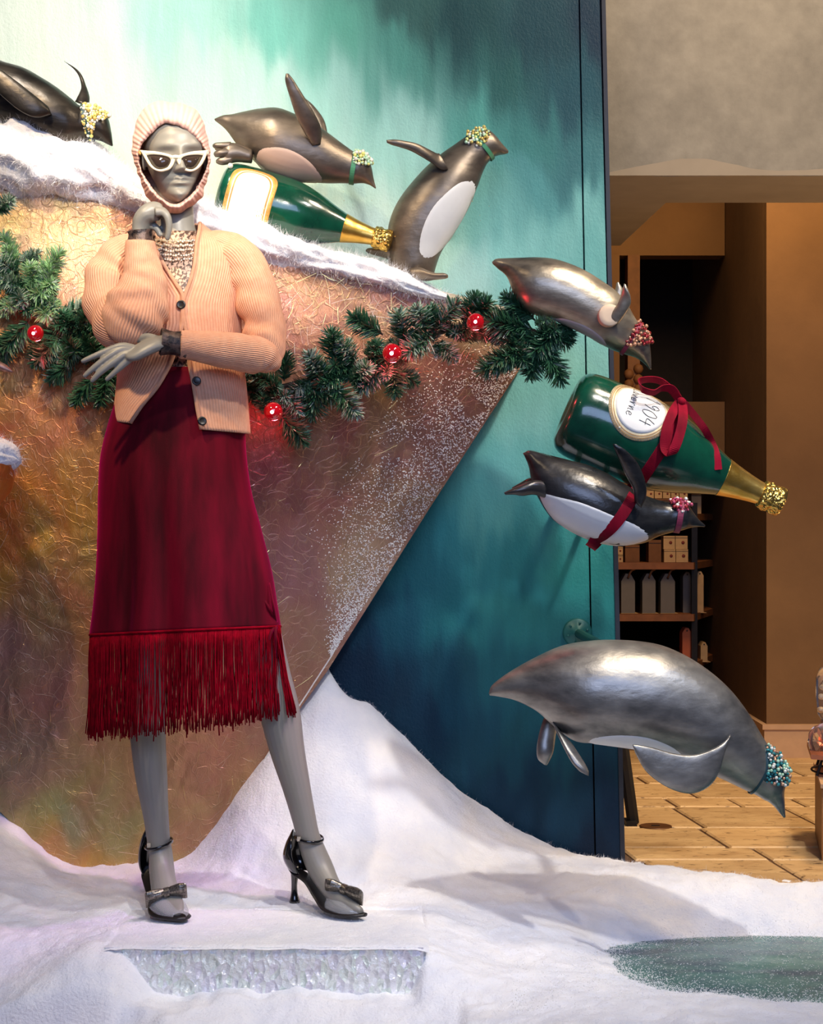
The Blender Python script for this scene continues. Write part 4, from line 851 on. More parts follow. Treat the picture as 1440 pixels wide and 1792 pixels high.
for px, py in [(1186, 712), (1180, 735), (1172, 758), (1160, 783), (1144, 808), (1128, 832), (1116, 852), (1108, 868), (1098, 886), (1086, 905), (1072, 922), (1056, 936), (1043, 944)]:
    y = surf(px, py); y = y if y is not None else (front[-1][2] if front else Y_B5-.04); front.append((px, py, y, 1, .75, 0))
strap = [(1192, 703, Y_B5-.02, 1, .6, 0)]+front+[(1036, 955, Y5-.02, .9, .6, .3), (1034, 957, Y5+.04, .9, .6, 0), (1050, 940, Y5+.10, .9, .6, 0), (1090, 880, Y_B5+.12, .9, .6, 0), (1150, 780, Y_B5+.12, .9, .6, 0), (1188, 712, Y_B5+.06, .9, .6, 0), (1196, 700, Y_B5+.01, 1, .6, 0)]
strip('strap', strap, 20, RIB_VELVET, rb)
y = Y_B5-.045
strip('bow_loop', [(1190, 702, y, .2, 1, .6), (1176, 684, y-.01, .2, 1, .8), (1155, 667, y-.02, 0, 1, 1.2), (1133, 664, y-.03, 0, 1, 1.3), (1119, 669, y-.045, .6, .6, 1.2), (1124, 681, y-.06, 0, 1, 1.5), (1143, 687, y-.05, 0, 1, 1.5), (1160, 679, y-.04, 0, 1, 1.2), (1176, 682, y-.025, .2, 1, .8), (1190, 703, y-.01, .3, 1, .6)], 15, RIB_VELVET, rb)
strip('bow_loop', [(1190, 703, y-.01, 1, .5, 0), (1177, 722, y-.05, 1, .3, 0), (1166, 752, y-.068, 1, .1, 0), (1163, 782, y-.07, 1, 0, .1), (1170, 797, y-.075, .7, -.2, .8), (1180, 785, y-.085, 1, 0, 0), (1190, 757, y-.08, 1, .1, 0), (1195, 730, y-.065, 1, .2, 0), (1194, 706, y-.02, 1, .4, 0)], 17, RIB_VELVET, rb)
tl = [(1194, 703, y-.012, 1, -.6, 0)]
for px, py in [(1204, 714), (1217, 730), (1232, 750), (1245, 774), (1254, 798), (1257, 822)]: y_ = surf(px, py); tl.append((px, py, y_ if y_ is not None else tl[-1][2], 1, -.7 if py < 770 else -.3, 0))
strip('tail_end', tl, 13, RIB_VELVET, rb)
mb = MB().loft(rings([(1186, 697, 1186, 706), (1190, 695, 1189, 710), (1196, 696, 1194, 710), (1200, 700, 1199, 706)], y-.02, 12, 3, 1.2)); mb.build('knot', RIB_VELVET, rb)

# ================================================================== pine garland with red globe lamps
def sprig_mesh(name, seed, mats, n=170, frost=0.):
    r = np.random.default_rng(seed); mb = MB(); Lh = 1.0
    mb.tube([(0, 0, 0), (.02*r.normal(), .02*r.normal(), .5), (.05*r.normal(), .05*r.normal(), .97)], [.022, .017, .008], 5, 3, mi=0)
    V = []; Fc = []; mi = []
    for k in range(n):
        s = r.uniform(.06, 1.0); a = r.uniform(0, 2*math.pi); f = math.radians(r.uniform(36, 62))*(1 if s < .93 else .5); l = (.40 if s > .12 else .25)*r.uniform(.7, 1.1)*(1-.35*max(0, s-.7)/.3)
        d = np.array((math.cos(a)*math.sin(f), math.sin(a)*math.sin(f), math.cos(f))); b = np.array((0, 0, s)); sd = np.cross(d, (0, 0, 1.)); sd /= np.linalg.norm(sd)+1e-9; up = np.cross(sd, d); w = .016
        o = len(V); V += [b+sd*w, b-sd*w*.6+up*w, b-sd*w*.6-up*w, b+d*l*.8+sd*w*.8, b+d*l*.8-sd*w*.5+up*w*.7, b+d*l*.8-sd*w*.5-up*w*.7, b+d*l]
        for i in range(3): j = (i+1) % 3; Fc += [[o+i, o+j, o+3+j, o+3+i], [o+3+i, o+3+j, o+6]]
        m = 2 if r.uniform() < frost*(.4+.6*(s > .5)) else 1; mi += [m]*6
    o0 = len(mb.v); mb.v += [tuple(v) for v in V]
    for f, m in zip(Fc, mi): mb.f.append([i+o0 for i in f]); mb.uv.append([(0, 0)]*len(f)); mb.mi.append(m)
    o = mb.build(name, mats, None, False); me = o.data; bpy.data.objects.remove(o); return me
SPR = {'d': [sprig_mesh('sprig', 30+i, [TWIG, NEEDLE, NEEDLE_F], 240, .06) for i in range(3)], 'f': [sprig_mesh('sprig', 40+i, [TWIG, NEEDLE, NEEDLE_F], 250, .6) for i in range(3)], 'l': [sprig_mesh('sprig', 50+i, [TWIG, NEEDLE_L, NEEDLE_F], 250, .28) for i in range(3)]}
gar = thing('pine_garland', bake_y(560, 640, .2), 'snow-frosted pine garland swagged across the pink iceberg behind the mannequin', 'garland')
def sprig(bx, by, tx, ty, kind, dy=0, fw=None):
    yb = .19+dy; yt = yb-(random.uniform(-.01, .05) if fw is None else fw); a, b = P(bx, by, yb), P(tx, ty, yt); d = b-a
    o = bpy.data.objects.new('sprig', random.choice(SPR[kind])); COL.objects.link(o); o.parent = gar; q = d.to_track_quat('Z', 'Y'); l = d.length*.93
    w = min(1.5, max(1.15, .115/l))*l
    o.matrix_parent_inverse = Matrix.Translation(-Vector(gar['_t'])); o.location = a; o.rotation_mode = 'QUATERNION'; o.rotation_quaternion = q @ Matrix.Rotation(random.uniform(0, 6.3), 3, 'Z').to_quaternion(); o.scale = (w, w, l); return o
def c5(x, y): return 420+x/2.4, 440+y/2.4
def c4(x, y): return x/4.596, 330+y/4.596
for bx, by, tx, ty, k in [(600, 350, 460, 268, 'd'), (690, 390, 665, 248, 'f'), (400, 480, 383, 332, 'd'), (345, 540, 285, 430, 'f'), (185, 545, 195, 425, 'd'), (180, 575, 60, 520, 'd'), (170, 690, 275, 805, 'd'), (185, 575, 250, 685, 'f'), (320, 550, 305, 705, 'd'), (390, 560, 492, 685, 'f'),
        (480, 470, 420, 380, 'f'), (600, 480, 500, 585, 'f'), (640, 480, 655, 605, 'd'), (640, 500, 745, 550, 'd'), (700, 460, 560, 430, 'd'), (720, 420, 610, 470, 'd'), (780, 340, 740, 232, 'f'), (820, 330, 915, 208, 'f'), (830, 330, 800, 230, 'd'), (830, 380, 905, 455, 'f'), (810, 340, 700, 430, 'f'), (900, 330, 850, 290, 'f'), (860, 350, 900, 350, 'd'),
        (940, 310, 995, 180, 'd'), (960, 300, 1050, 205, 'd'), (1240, 330, 1030, 290, 'd'), (1230, 360, 1050, 330, 'd'), (1180, 430, 1010, 500, 'd'), (1220, 400, 1060, 470, 'd'), (1240, 290, 1110, 185, 'd'), (1200, 300, 1120, 250, 'd'), (1240, 310, 1310, 275, 'l'), (1270, 350, 1390, 385, 'd'), (1260, 390, 1215, 535, 'd'), (1270, 390, 1355, 550, 'd'), (1250, 340, 1330, 330, 'd'), (1120, 360, 1200, 470, 'd'),
        (260, 560, 400, 620, 'd'), (300, 540, 220, 590, 'f'), (440, 520, 330, 560, 'd'), (560, 520, 480, 560, 'd'), (100, 620, 160, 560, 'd'), (520, 430, 600, 400, 'd'), (760, 400, 720, 330, 'd'), (110, 690, 90, 600, 'd'), (470, 560, 540, 480, 'f')]:
    sprig(*c5(bx, by), *c5(tx, ty), k, dy=(0 if bx < 900 else -.01))
for bx, by, tx, ty, k in [(-30, 190, 95, 85, 'f'), (130, 560, 20, 365, 'l'), (150, 640, 40, 470, 'l'), (190, 620, 315, 500, 'f'), (310, 760, 490, 500, 'l'), (330, 900, 420, 620, 'l'), (150, 700, -20, 560, 'f'), (170, 820, -20, 690, 'l'), (210, 780, 30, 740, 'f'), (220, 860, -10, 980, 'l'), (300, 900, 420, 960, 'd'), (180, 880, 60, 960, 'l'), (250, 700, 200, 520, 'f'), (270, 800, 240, 600, 'l'), (120, 800, 190, 920, 'f'),
        (300, 960, 440, 1010, 'f'), (330, 1060, 290, 960, 'f'), (560, 1160, 500, 985, 'd'), (650, 1170, 685, 985, 'd'), (200, 1120, -20, 1380, 'd'), (240, 1060, 20, 1300, 'd'), (480, 1140, 260, 1290, 'd'), (480, 1190, 270, 1410, 'd'), (600, 1380, 390, 1540, 'd'), (660, 1300, 500, 1400, 'd'), (740, 1530, 600, 1740, 'd'), (880, 1490, 790, 1740, 'd'), (740, 1160, 910, 1240, 'd'), (660, 1200, 800, 1330, 'd'), (520, 1200, 620, 1330, 'd'), (430, 1080, 600, 1200, 'd'), (700, 1300, 850, 1290, 'd'), (560, 1280, 430, 1380, 'f'), (760, 1400, 890, 1560, 'd'), (640, 1140, 760, 1100, 'd')]:
    sprig(*c4(bx, by), *c4(tx, ty), k)
for k in range(26):
    f = k/25; bx = 470+f*400; by = 690-125*f+random.uniform(-14, 14); a = random.uniform(0, 6.28); sprig(bx, by, bx+random.uniform(30, 46)*math.cos(a), by+random.uniform(26, 44)*math.sin(a), random.choice('dddff'), .015)
for k in range(18):
    f = k/17; bx = 10+f*150; by = 470+f*130+random.uniform(-20, 20); a = random.uniform(0, 6.28); sprig(bx, by, bx+random.uniform(34, 52)*math.cos(a), by+random.uniform(30, 46)*math.sin(a), 'l' if f < .45 else random.choice('ddf'), .015)
for k in range(16):
    f = k/15; bx = 175+f*290; by = 630+55*math.sin(f*3.14)+f*20; a = random.uniform(0, 6.28); sprig(bx, by, bx+48*math.cos(a), by+48*math.sin(a), 'd', .02)
for bx, by, tx, ty in [(990, 565, 930, 620), (985, 560, 1000, 600), (940, 590, 880, 600)]: sprig(bx, by, tx, ty, 'd', -.01)
gp = [(-40, 420), (30, 500), (65, 545), (110, 580), (165, 630), (260, 690), (360, 700), (450, 685), (540, 665), (610, 640), (690, 615), (760, 585), (830, 570), (900, 585), (950, 580)]
MB().tube([P(x, y, .205) for x, y in gp], [.006]*len(gp), 7, 4).build('wire_stem', TWIG, gar)
for k, (px, py, r0, lab) in enumerate([(62, 583, 14.5, 'leftmost red globe lamp on the garland beside the mannequin arm'), (478, 720, 16.5, 'lowest red globe lamp on the garland by the cardigan hem'), (686, 618, 17, 'red globe lamp at the middle of the right garland'), (832, 563, 15, 'uppermost red globe lamp near the garland right end')]):
    yy = .09; c = P(px, py, yy); rr = r0*(4+yy)/F
    t_ = thing('globe_lamp', tuple(c), lab, 'lamp', 'red globe lamps on the garland')
    mb = MB(); mb.ball(c, rr, 24, 14); mb.build('globe', GLOBE, t_)
    mb = MB(); mb.ball(c+Vector((-.001, -rr*.98, -rr*.12)), rr*.2, 10, 7); mb.build('filament', HOT, t_)
    s = c+Vector((.2*rr, .6*rr, .72*rr)); MB().tube([c+Vector((.1*rr, .35*rr, .55*rr)), s, c+Vector((.3*rr, 1.5*rr, 1.1*rr)), c+Vector((.4*rr, 3.2*rr, 1.2*rr))], [.0085, .0085, .007, .003], 10, 3).build('socket', SOCKET, t_)
    lamp('red_glow', 'POINT', (c.x+.004, c.y+.004+rr+.012, c.z-rr-.010), None, .45, (1, .05, .07), .012)

# ================================================================== the mannequin
man = thing('mannequin', (-.5, 0, .005), 'grey female mannequin in pink hood, peach cardigan, red velvet skirt and heels', 'mannequin')
def S(px): return px*4/F
def tubepx(mb, rows, n=14, sub=5, mi=0, **kw):
    """rows: px, py, dy, r_px (radius in plane), r_depth_px"""
    return mb.tube([P(px, py, dy) for px, py, dy, *_ in rows], [(S(r[3]), S(r[4] if len(r) > 4 else r[3])) for r in rows], n, sub, mi=mi, up=(0, 1, 0), **kw)
def hring(py, cx, hw, hd, dyc=0, n=40, fold=None):
    """horizontal ring at height py; angle 0 faces the viewer"""
    z = P(0, py, 0).z; R = []
    for a in np.linspace(0, 2*math.pi, n, False):
        m = 1 if fold is None else 1+fold(a)
        R.append(tuple(P(cx+hw*m*math.sin(a), py, dyc-S(hd)*m*math.cos(a))))
    return R
# --- head
WT = [(-.03, .004), (0, .016), (.05, .0285), (.12, .0385), (.2, .0475), (.3, .057), (.42, .0645), (.55, .069), (.68, .068), (.78, .064), (.88, .053), (.95, .035), (1, .004)]
FT = [(-.03, .070), (0, .080), (.05, .0865), (.12, .0855), (.2, .084), (.3, .083), (.42, .0835), (.52, .086), (.6, .088), (.7, .086), (.8, .079), (.88, .067), (.95, .044), (1, .004)]
BT = [(-.03, -.055), (0, -.04), (.08, -.01), (.2, .035), (.3, .062), (.45, .086), (.6, .090), (.72, .090), (.85, .074), (.95, .042), (1, .004)]
def g(x, s): return math.exp(-.5*(x/s)**2)
hx, htop = 305, 186; HH = 163.
R = []; yaw = math.radians(9); cz = P(0, 351, 0).z
for t_ in np.r_[np.linspace(-.03, .7, 100), np.linspace(.71, 1, 26)]:
    w = np.interp(t_, *np.array(WT).T); f = np.interp(t_, *np.array(FT).T); b = np.interp(t_, *np.array(BT).T); ring = []
    for a in np.linspace(0, 2*math.pi, 120, False):
        sx, cy = math.sin(a), math.cos(a); x = w*math.copysign(abs(sx)**.92, sx)
        if cy > 0: d = f*cy**.82-(.0 if True else 0)
        else: d = -b*(-cy)**.9
        mid = (f-b)*0
        if cy > 0:
            dd = 0
            nr = np.interp(t_, [.275, .30, .335, .40, .5, .56, .60], [0, .017, .032, .023, .010, .003, 0]); dd += nr*g(x, np.interp(t_, [.29, .34, .42, .55], [.0085, .0085, .0062, .0058]))
            dd += .0075*g(abs(x)-.0105, .0048)*g(t_-.313, .02)                      # nostril wings
            dd -= .0125*g(abs(x)-.030, .0155)*g(t_-.475, .05)                       # eye sockets
            dd += .0052*g(abs(x)-.030, .0105)*g(t_-.468, .022)                      # eyeballs under the lids
            dd += .0045*g(abs(x)-.030, .018)*g(t_-.575, .028)                       # brows
            dd += .0046*g(abs(x)-.044, .014)*g(t_-.38, .055)                        # cheekbones
            dd += .0085*g(x, .0165)*g(t_-.223-.012*g(abs(x)-.006, .005)+.010*g(x, .003), .0145)  # upper lip
            dd += .0095*g(x, .0145)*g(t_-.172, .0175)                               # lower lip
            dd -= .0035*g(x, .018)*g(t_-.196, .0055)                                # parting of the lips
            dd -= .0042*g(x, .018)*g(t_-.125, .02)                                  # fold above the chin
            dd += .0050*g(x, .016)*g(t_-.055, .035)                                 # chin
            dd -= .0022*g(x, .0035)*g(t_-.265, .022)                                # philtrum
            d += dd
        y = -d; z = cz+S(HH)*t_
        X_ = x*math.cos(yaw)-y*math.sin(yaw); Y_ = x*math.sin(yaw)+y*math.cos(yaw)
        yy = Y_-.012; ring.append(((hx-720)*(4+yy)/F+X_, yy, CAMZ-(348-HH*t_-896)*(4+yy)/F))
    R.append(ring)
bd = MB(); bd.loft(R)
# ears lie under the hood: small lofted shells
for sx in (-1, 1): bd.loft([[((hx-720)*4/F+sx*(.066+.008*k)+0*q, .01+.016*s_*math.cos(q), cz+S(HH)*.46+.026*s_*math.sin(q)) for q in np.linspace(0, 2*math.pi, 16, False)] for k, s_ in ((0, 1), (.7, 1), (1, .7))])
# --- neck and trunk
bd.loft(np.array([hring(*r) for r in cr([(325, 304, 38, 42, .02), (350, 304, 35, 39, .02), (378, 306, 33, 36, .018), (405, 308, 36, 38, .016), (422, 308, 52, 42, .014), (436, 308, 84, 50, .012), (455, 310, 98, 58, .008), (480, 311, 98, 64, .004), (540, 313, 84, 66, 0), (600, 315, 74, 58, 0), (650, 315, 78, 58, 0), (720, 312, 100, 68, 0), (790, 308, 112, 78, 0), (860, 306, 108, 74, 0), (885, 306, 90, 62, 0)], 4)]))
# --- legs and feet
tubepx(bd, [(262, 840, 0, 52, 58), (254, 960, 0, 47, 50), (254, 1090, .0, 37, 40), (258, 1180, .0, 31, 34), (259, 1240, .012, 31.5, 36), (259, 1290, .02, 31, 37), (265, 1360, .03, 28, 33), (272, 1420, .04, 23, 27), (277, 1465, .05, 20.5, 24), (281, 1495, .05, 21, 27), (283, 1520, .035, 22, 27), (286, 1545, .0, 23, 19), (291, 1567, -.03, 24, 13), (301, 1584, -.055, 21, 10), (309, 1593, -.07, 16, 8), (315, 1598, -.08, 8, 5)], 22, 5)
tubepx(bd, [(358, 840, 0, 54, 58), (400, 960, 0, 49, 50), (446, 1090, 0, 41, 42), (472, 1180, .0, 36, 36), (489, 1245, .012, 36, 38), (502, 1310, .02, 31, 36), (517, 1370, .03, 25.5, 31), (529, 1420, .04, 22, 26), (539, 1462, .05, 20.5, 24), (549, 1492, .05, 22.5, 25), (561, 1520, .04, 23, 24), (574, 1545, .015, 20, 20), (588, 1565, -.01, 17, 17), (605, 1581, -.03, 14, 16), (622, 1590, -.05, 10, 13), (633, 1595, -.06, 5, 7)], 22, 5)
# --- arms inside the sleeves
tubepx(bd, [(225, 448, 0, 28), (200, 490, -.03, 27), (205, 540, -.08, 26), (228, 575, -.13, 26), (246, 545, -.15, 24), (248, 480, -.145, 20), (246, 440, -.14, 16, 15), (246, 412, -.14, 17, 13), (246, 398, -.14, 19, 14), (250, 384, -.142, 23, 15), (259, 374, -.145, 24, 16), (270, 370, -.148, 19, 17), (281, 372, -.15, 11, 14)], 16, 5)
tubepx(bd, [(395, 448, 0, 28), (432, 490, -.01, 28), (455, 545, -.03, 27), (462, 600, -.055, 26), (440, 614, -.09, 25), (395, 612, -.13, 22), (340, 604, -.165, 18), (310, 600, -.18, 16, 13), (290, 599, -.187, 17, 12), (270, 603, -.192, 21, 12), (250, 612, -.195, 23, 12), (234, 620, -.197, 22, 10), (222, 621, -.198, 15, 7)], 16, 5)
# --- hand at the chin: fingers fold down from the knuckles; thumb tucked below
for (kx, ky, kdy, l) in ((284, 368, -.170, 1.), (283, 366, -.154, 1.0), (280, 366, -.139, .95), (275, 367, -.126, .82)):
    tubepx(bd, [(kx-12, ky+3, kdy, 8), (kx, ky+3, kdy, 7.4), (kx+8, ky+10*l, kdy-.002, 6.6), (kx+11.5, ky+22*l, kdy, 6), (kx+11.5, ky+36*l, kdy+.004, 5.4), (kx+9, ky+48*l, kdy+.009, 4.8), (kx+7.5, ky+52*l, kdy+.011, 3)], 10, 4)
tubepx(bd, [(254, 396, -.135, 8), (262, 394, -.128, 7.5), (271, 397, -.126, 6.6), (277, 404, -.128, 5.8), (280, 411, -.13, 5), (281, 414, -.13, 3)], 10, 4)
# --- resting hand: four fingers fanned to the lower left, thumb under the elbow
for rows in ([(240, 612, -.196, 7.5), (215, 606, -.198, 7), (193, 612, -.20, 6.2), (168, 622, -.203, 5.2), (146, 631.5, -.205, 4), (142, 633, -.205, 2.4)], [(240, 616, -.197, 7.5), (215, 612, -.20, 7), (192, 623, -.205, 6.4), (170, 639, -.208, 5.6), (150, 656, -.208, 4.2), (146, 660, -.208, 2.4)],
             [(240, 620, -.197, 7.5), (222, 619, -.202, 7), (200, 633, -.207, 6.6), (178, 649, -.21, 5.8), (163, 664, -.21, 4.4), (159.5, 669, -.21, 2.4)], [(242, 624, -.196, 7.5), (232, 625, -.2, 6.8), (217, 637, -.203, 6), (201, 651, -.204, 5), (187, 663.5, -.204, 3.8), (184.5, 665.5, -.204, 2.2)],
             [(272, 594, -.186, 8), (256, 590, -.175, 7.4), (240, 594, -.168, 6.4), (226, 598, -.164, 5.4), (215, 600, -.162, 4)]): tubepx(bd, rows, 10, 4)
tmp = bd.build('mannequin_body', SKIN); rm = tmp.modifiers.new('union', 'REMESH'); rm.mode = 'VOXEL'; rm.voxel_size = .0023; rm.use_smooth_shade = True
sm = tmp.modifiers.new('smooth', 'CORRECTIVE_SMOOTH') if False else tmp.modifiers.new('smooth', 'SMOOTH'); sm.factor = .5; sm.iterations = 1
dg = bpy.context.evaluated_depsgraph_get(); me = bpy.data.meshes.new_from_object(tmp.evaluated_get(dg)); bpy.data.objects.remove(tmp)
me.name = 'body'; me.materials.clear(); me.materials.append(SKIN); body = link(bpy.data.objects.new('body', me), man)
me.polygons.foreach_set('use_smooth', [True]*len(me.polygons))
# --- hood
def polar(poly, c, ph):
    pg = cr(list(poly)+[poly[0]], 10)[:-1]; a = np.arctan2(-(pg[:, 1]-c[1]), pg[:, 0]-c[0]) % (2*math.pi); r = np.hypot(*(pg-c).T); o = np.argsort(a); return np.interp(ph, np.r_[a[o]-2*math.pi, a[o], a[o]+2*math.pi], np.tile(r[o], 3))
HC = np.array((303., 284.)); ph = np.linspace(0, 2*math.pi, 144, False)
EP = [(290, 214.5), (302, 217), (318, 222), (335, 234), (350, 250), (362, 268), (364, 284), (360, 298), (352, 316), (342, 333), (330, 345), (316, 355), (304, 358), (290, 352), (275, 340), (260, 320), (248, 300), (244, 282), (243, 268), (247, 254), (258, 240), (272, 226), (281, 218)]
SPo = [(282, 177), (296, 179), (316, 181), (336, 188), (350, 201), (358, 221), (364, 245), (368.5, 268), (367, 290), (362, 314), (357, 330), (355, 345), (342, 357), (326, 367), (312, 374), (296, 373), (280, 363), (262, 352), (251, 335), (245, 312), (237, 290), (231, 268), (232, 245), (237, 220), (244, 200), (256, 187), (270, 178)]
rE, rS = polar(EP, HC, ph), polar(SPo, HC, ph); rim = .5+.5*np.sin(ph)
dyE = np.where(np.sin(ph) > 0, -.062-.036*np.sin(ph)**2, -.062-.020*np.abs(np.sin(ph))**1.5); up_ = np.maximum(0, np.sin(ph)); dn = np.maximum(0, -np.sin(ph))
R = []
def hoodring(rr, dy):
    q = []
    for k, a in enumerate(ph): q.append(tuple(P(HC[0]+rr[k]*math.cos(a), HC[1]-rr[k]*math.sin(a), dy[k])))
    return q
mixr = lambda f: rE*(1-f)+rS*f
R = [hoodring(rS*.90, dyE*0+.015), hoodring(np.minimum(mixr(.5), rE*1.10), dyE+.035), hoodring(rE*1.0, dyE+.008), hoodring(rE, dyE-.001), hoodring(mixr(.16), dyE-.007), hoodring(mixr(.36), dyE-.004), hoodring(mixr(.65), dyE+.014), hoodring(mixr(.9), dyE*.35-.01), hoodring(rS, .012+0*dyE), hoodring(rS*.985, .05-.02*dn), hoodring(rS*.9, .085-.04*dn), hoodring(rS*.7, .112-.06*dn), hoodring(rS*.4, .128-.06*dn), hoodring(rS*.1, .134-.06*dn)]
R = cr(np.array(R).reshape(len(R), -1), 4).reshape(-1, 144, 3)
for i in range(len(R)):
    f = i/len(R); R[i] += (.0010*np.sin(ph*22+1)*(1 if .2 < f < .8 else 0))[:, None]*np.column_stack([np.cos(ph), 0*ph, np.sin(ph)])
    if .3 < f < .95: R[i][:, 1] += .0; R[i] += (.0012*np.sin(ph*5+f*6)*(dn > .2))[:, None]*np.column_stack([np.cos(ph), 0*ph, np.sin(ph)])
hood = MB().loft(R, caps=False).build('knit_hood', KNIT_PINK, man); hood['label'] = 'blush pink ribbed knit hood'; hood.data.polygons.foreach_set('use_smooth', [True]*len(hood.data.polygons))
# --- blouse
bl = MB(); bl.loft(np.array([hring(*r) for r in cr([(404, 308, 42, 44, .013), (414, 308, 48, 47, .012), (426, 308, 60, 50, .011), (440, 309, 88, 56, .009), (460, 310, 103, 62, .006), (500, 312, 101, 69, .002), (540, 314, 92, 71, 0), (600, 315, 82, 64, 0), (650, 315, 84, 63, 0), (665, 315, 86, 64, 0)], 4)]), caps=False)
solidify(bl.build('blouse', LEOPARD, man), .0016)['label'] = 'sheer brown leopard blouse showing in the cardigan neckline'
for rows in ([(246, 432, -.14, 25, 22), (246, 420, -.14, 21, 19), (246, 411, -.14, 19.5, 18), (245.5, 404, -.14, 20.5, 18.5)], [(326, 603, -.172, 24, 18), (312, 601, -.178, 20, 16.5), (298, 599.5, -.184, 19, 16), (287, 598.5, -.189, 21, 16.5), (281, 598, -.191, 22.5, 17)]):
    mb = MB(); tubepx(mb, rows, 28, 5, caps=False, mod=lambda s, th: 1+.04*np.sin(th*9+s*3)); solidify(mb.build('lace_cuff', LACE, man), .0014)
# --- skirt
SK = [(642, 315, 88, 66), (700, 312, 108, 76), (745, 308, 119, 84), (800, 303, 127, 92), (860, 305, 133, 98), (920, 312, 141, 102), (1000, 320, 152, 108), (1060, 322, 159, 112), (1104, 322, 165, 115)]
def skfold(py):
    k = max(0, min(1, (py-740)/340)); q = max(0, min(1, (py-900)/200))
    def f(a):
        d = (a+math.pi) % (2*math.pi)-math.pi
        return k*(.018*math.sin(5*a+1.2)+.012*math.sin(9*a+.4)-.085*g(d+.17, .10)+.050*g(d+.42, .13)-.05*g(d+.68, .08)+.045*g(d+.02, .10)+.03*g(d-.35, .2)-.03*g(d-.62, .07))-q*.05*g(d-.95, .09)+.012*g(d-.8-(py-760)/900, .12)-.02*g(d-1.0, .12)*g(py-830, 60)
    return f
R = np.array([hring(r[0], r[1], r[2], r[3], 0, 240, skfold(r[0])) for r in cr(SK, 7)])
hemtilt = np.linspace(0, 1, len(R))**6
for i in range(len(R)): R[i][:, 2] += hemtilt[i]*(R[i][:, 0]-R[i][:, 0].mean())*.045
skirt = MB().loft(R, caps=False).build('velvet_skirt', VELVET, man); solidify(skirt, .003); skirt['label'] = 'crimson velvet midi skirt with fringed hem'
hem = R[-1]; mb = MB()
mb.tube([tuple(p) for p in hem]+[tuple(hem[0])], [.0034]*241, 8, 1, caps=False); mb.build('hem_braid', FRINGE, skirt)
# gathered knot at the right of the hem
mb = MB(); c = P(484, 1092, -.02)
for k in range(9):
    a = math.pi*.55+k*.12*math.pi; mb.tube([c+Vector((0, -.01, 0)), c+Vector((.03*math.cos(a)*.9, -.045, .03*math.sin(a)+.012)), c+Vector((.085*math.cos(a), -.035, .085*math.sin(a)+.01))], [.004, .0035, .0012], 7, 3)
mb.build('gathering', VELVET, skirt)
mb = MB(); r = np.random.default_rng(3); nst = 820
for k in range(nst):
    j = k/nst*240; a, f = int(j) % 240, j-int(j); p = hem[a]*(1-f)+hem[(a+1) % 240]*f; ang_ = a/240*2*math.pi
    zb = P(0, 1283-36*(p[0]-hem[:, 0].min())/(np.ptp(hem[:, 0])), 0).z+r.normal()*.006; w = .00105*r.uniform(.8, 1.3); out = np.array((math.sin(ang_), -math.cos(ang_), 0))*.004*r.normal()
    pts = [p, p*.65+np.array((p[0], p[1], zb))*.35+r.normal(size=3)*.0016*np.array((1, 1, 0)), p*.3+np.array((p[0], p[1], zb))*.7+out*.5+r.normal(size=3)*.002*np.array((1, 1, 0)), np.array((p[0], p[1], zb))+out+r.normal(size=3)*.003*np.array((1, 1, 0))]
    mb.tube(pts, [w*.9, w, w, w*1.25], 4, 2)
for k in range(60):   # strands falling apart at the slit
    u = r.uniform(); a = P(484+r.normal()*3, 1092+r.uniform(0, 12), -.03+.05*r.normal()*.3); e = P(506+u*17-4, 1250+r.normal()*4, -.02+.02*r.normal()); m = a.lerp(e, .5)+Vector((-.002, 0, .003)); mb.tube([a, m, e], [.0012, .0012, .0014], 4, 3)
tag(mb.build('fringe', FRINGE, skirt), kind='stuff')
# --- cardigan
CB = [(391, 306, 48, 46), (404, 307, 64, 50), (418, 308, 88, 56), (435, 310, 107, 62), (460, 311, 113, 69), (500, 313, 109, 76), (540, 315, 106, 78), (580, 316, 105, 76), (620, 316, 108, 76), (660, 317, 114, 79), (700, 317, 119, 86), (752, 317.5, 123.5, 92)]
OL = np.array([(391, 262, 350), (411, 262, 347.5), (426, 266, 345), (444, 276, 343), (466, 288, 340), (490, 304, 334), (517, 321, 324), (532, 320, 320.5), (552, 320, 321.5), (566, 320, 324), (600, 312, 328), (640, 298, 332), (680, 277, 340), (720, 246, 346), (752, 230, 352)], float)
C = cr(CB, 9); n = 120; R = []; Z0 = {}
for py, cx, hw, hd in C:
    xl, xr = np.interp(py, OL[:, 0], OL[:, 1]), np.interp(py, OL[:, 0], OL[:, 2]); aR = math.asin(max(-.95, min(.95, (xr-cx)/hw))); aL = math.asin(max(-.95, min(.95, (xl-cx)/hw)))+2*math.pi; ring = []
    low = max(0, min(1, (py-600)/150))
    for k, a in enumerate(np.linspace(aR, aL, n)):
        m = 1+.012*math.sin(4*a+py/40)+.010*math.sin(7*a-py/25)*(1-.4*low)+low*.02*math.sin(6*a+1)
        z = py+((752-0)-py)*0; tilt = low*(a_x := math.sin(a))*11
        lift = .006*math.exp(-min(k, n-1-k)/5)
        ring.append(tuple(P(cx+hw*m*math.sin(a), py+tilt-4*low, .004-S(hd)*m*math.cos(a)-lift)))
    R.append(ring)
cd = MB(); cd.loft(R, caps=False, closed=False, us=1, vs=1)
card = cd.build('cardigan', KNIT, man); solidify(card, .005, 1); card['label'] = 'peach ribbed wool cardigan with black buttons'
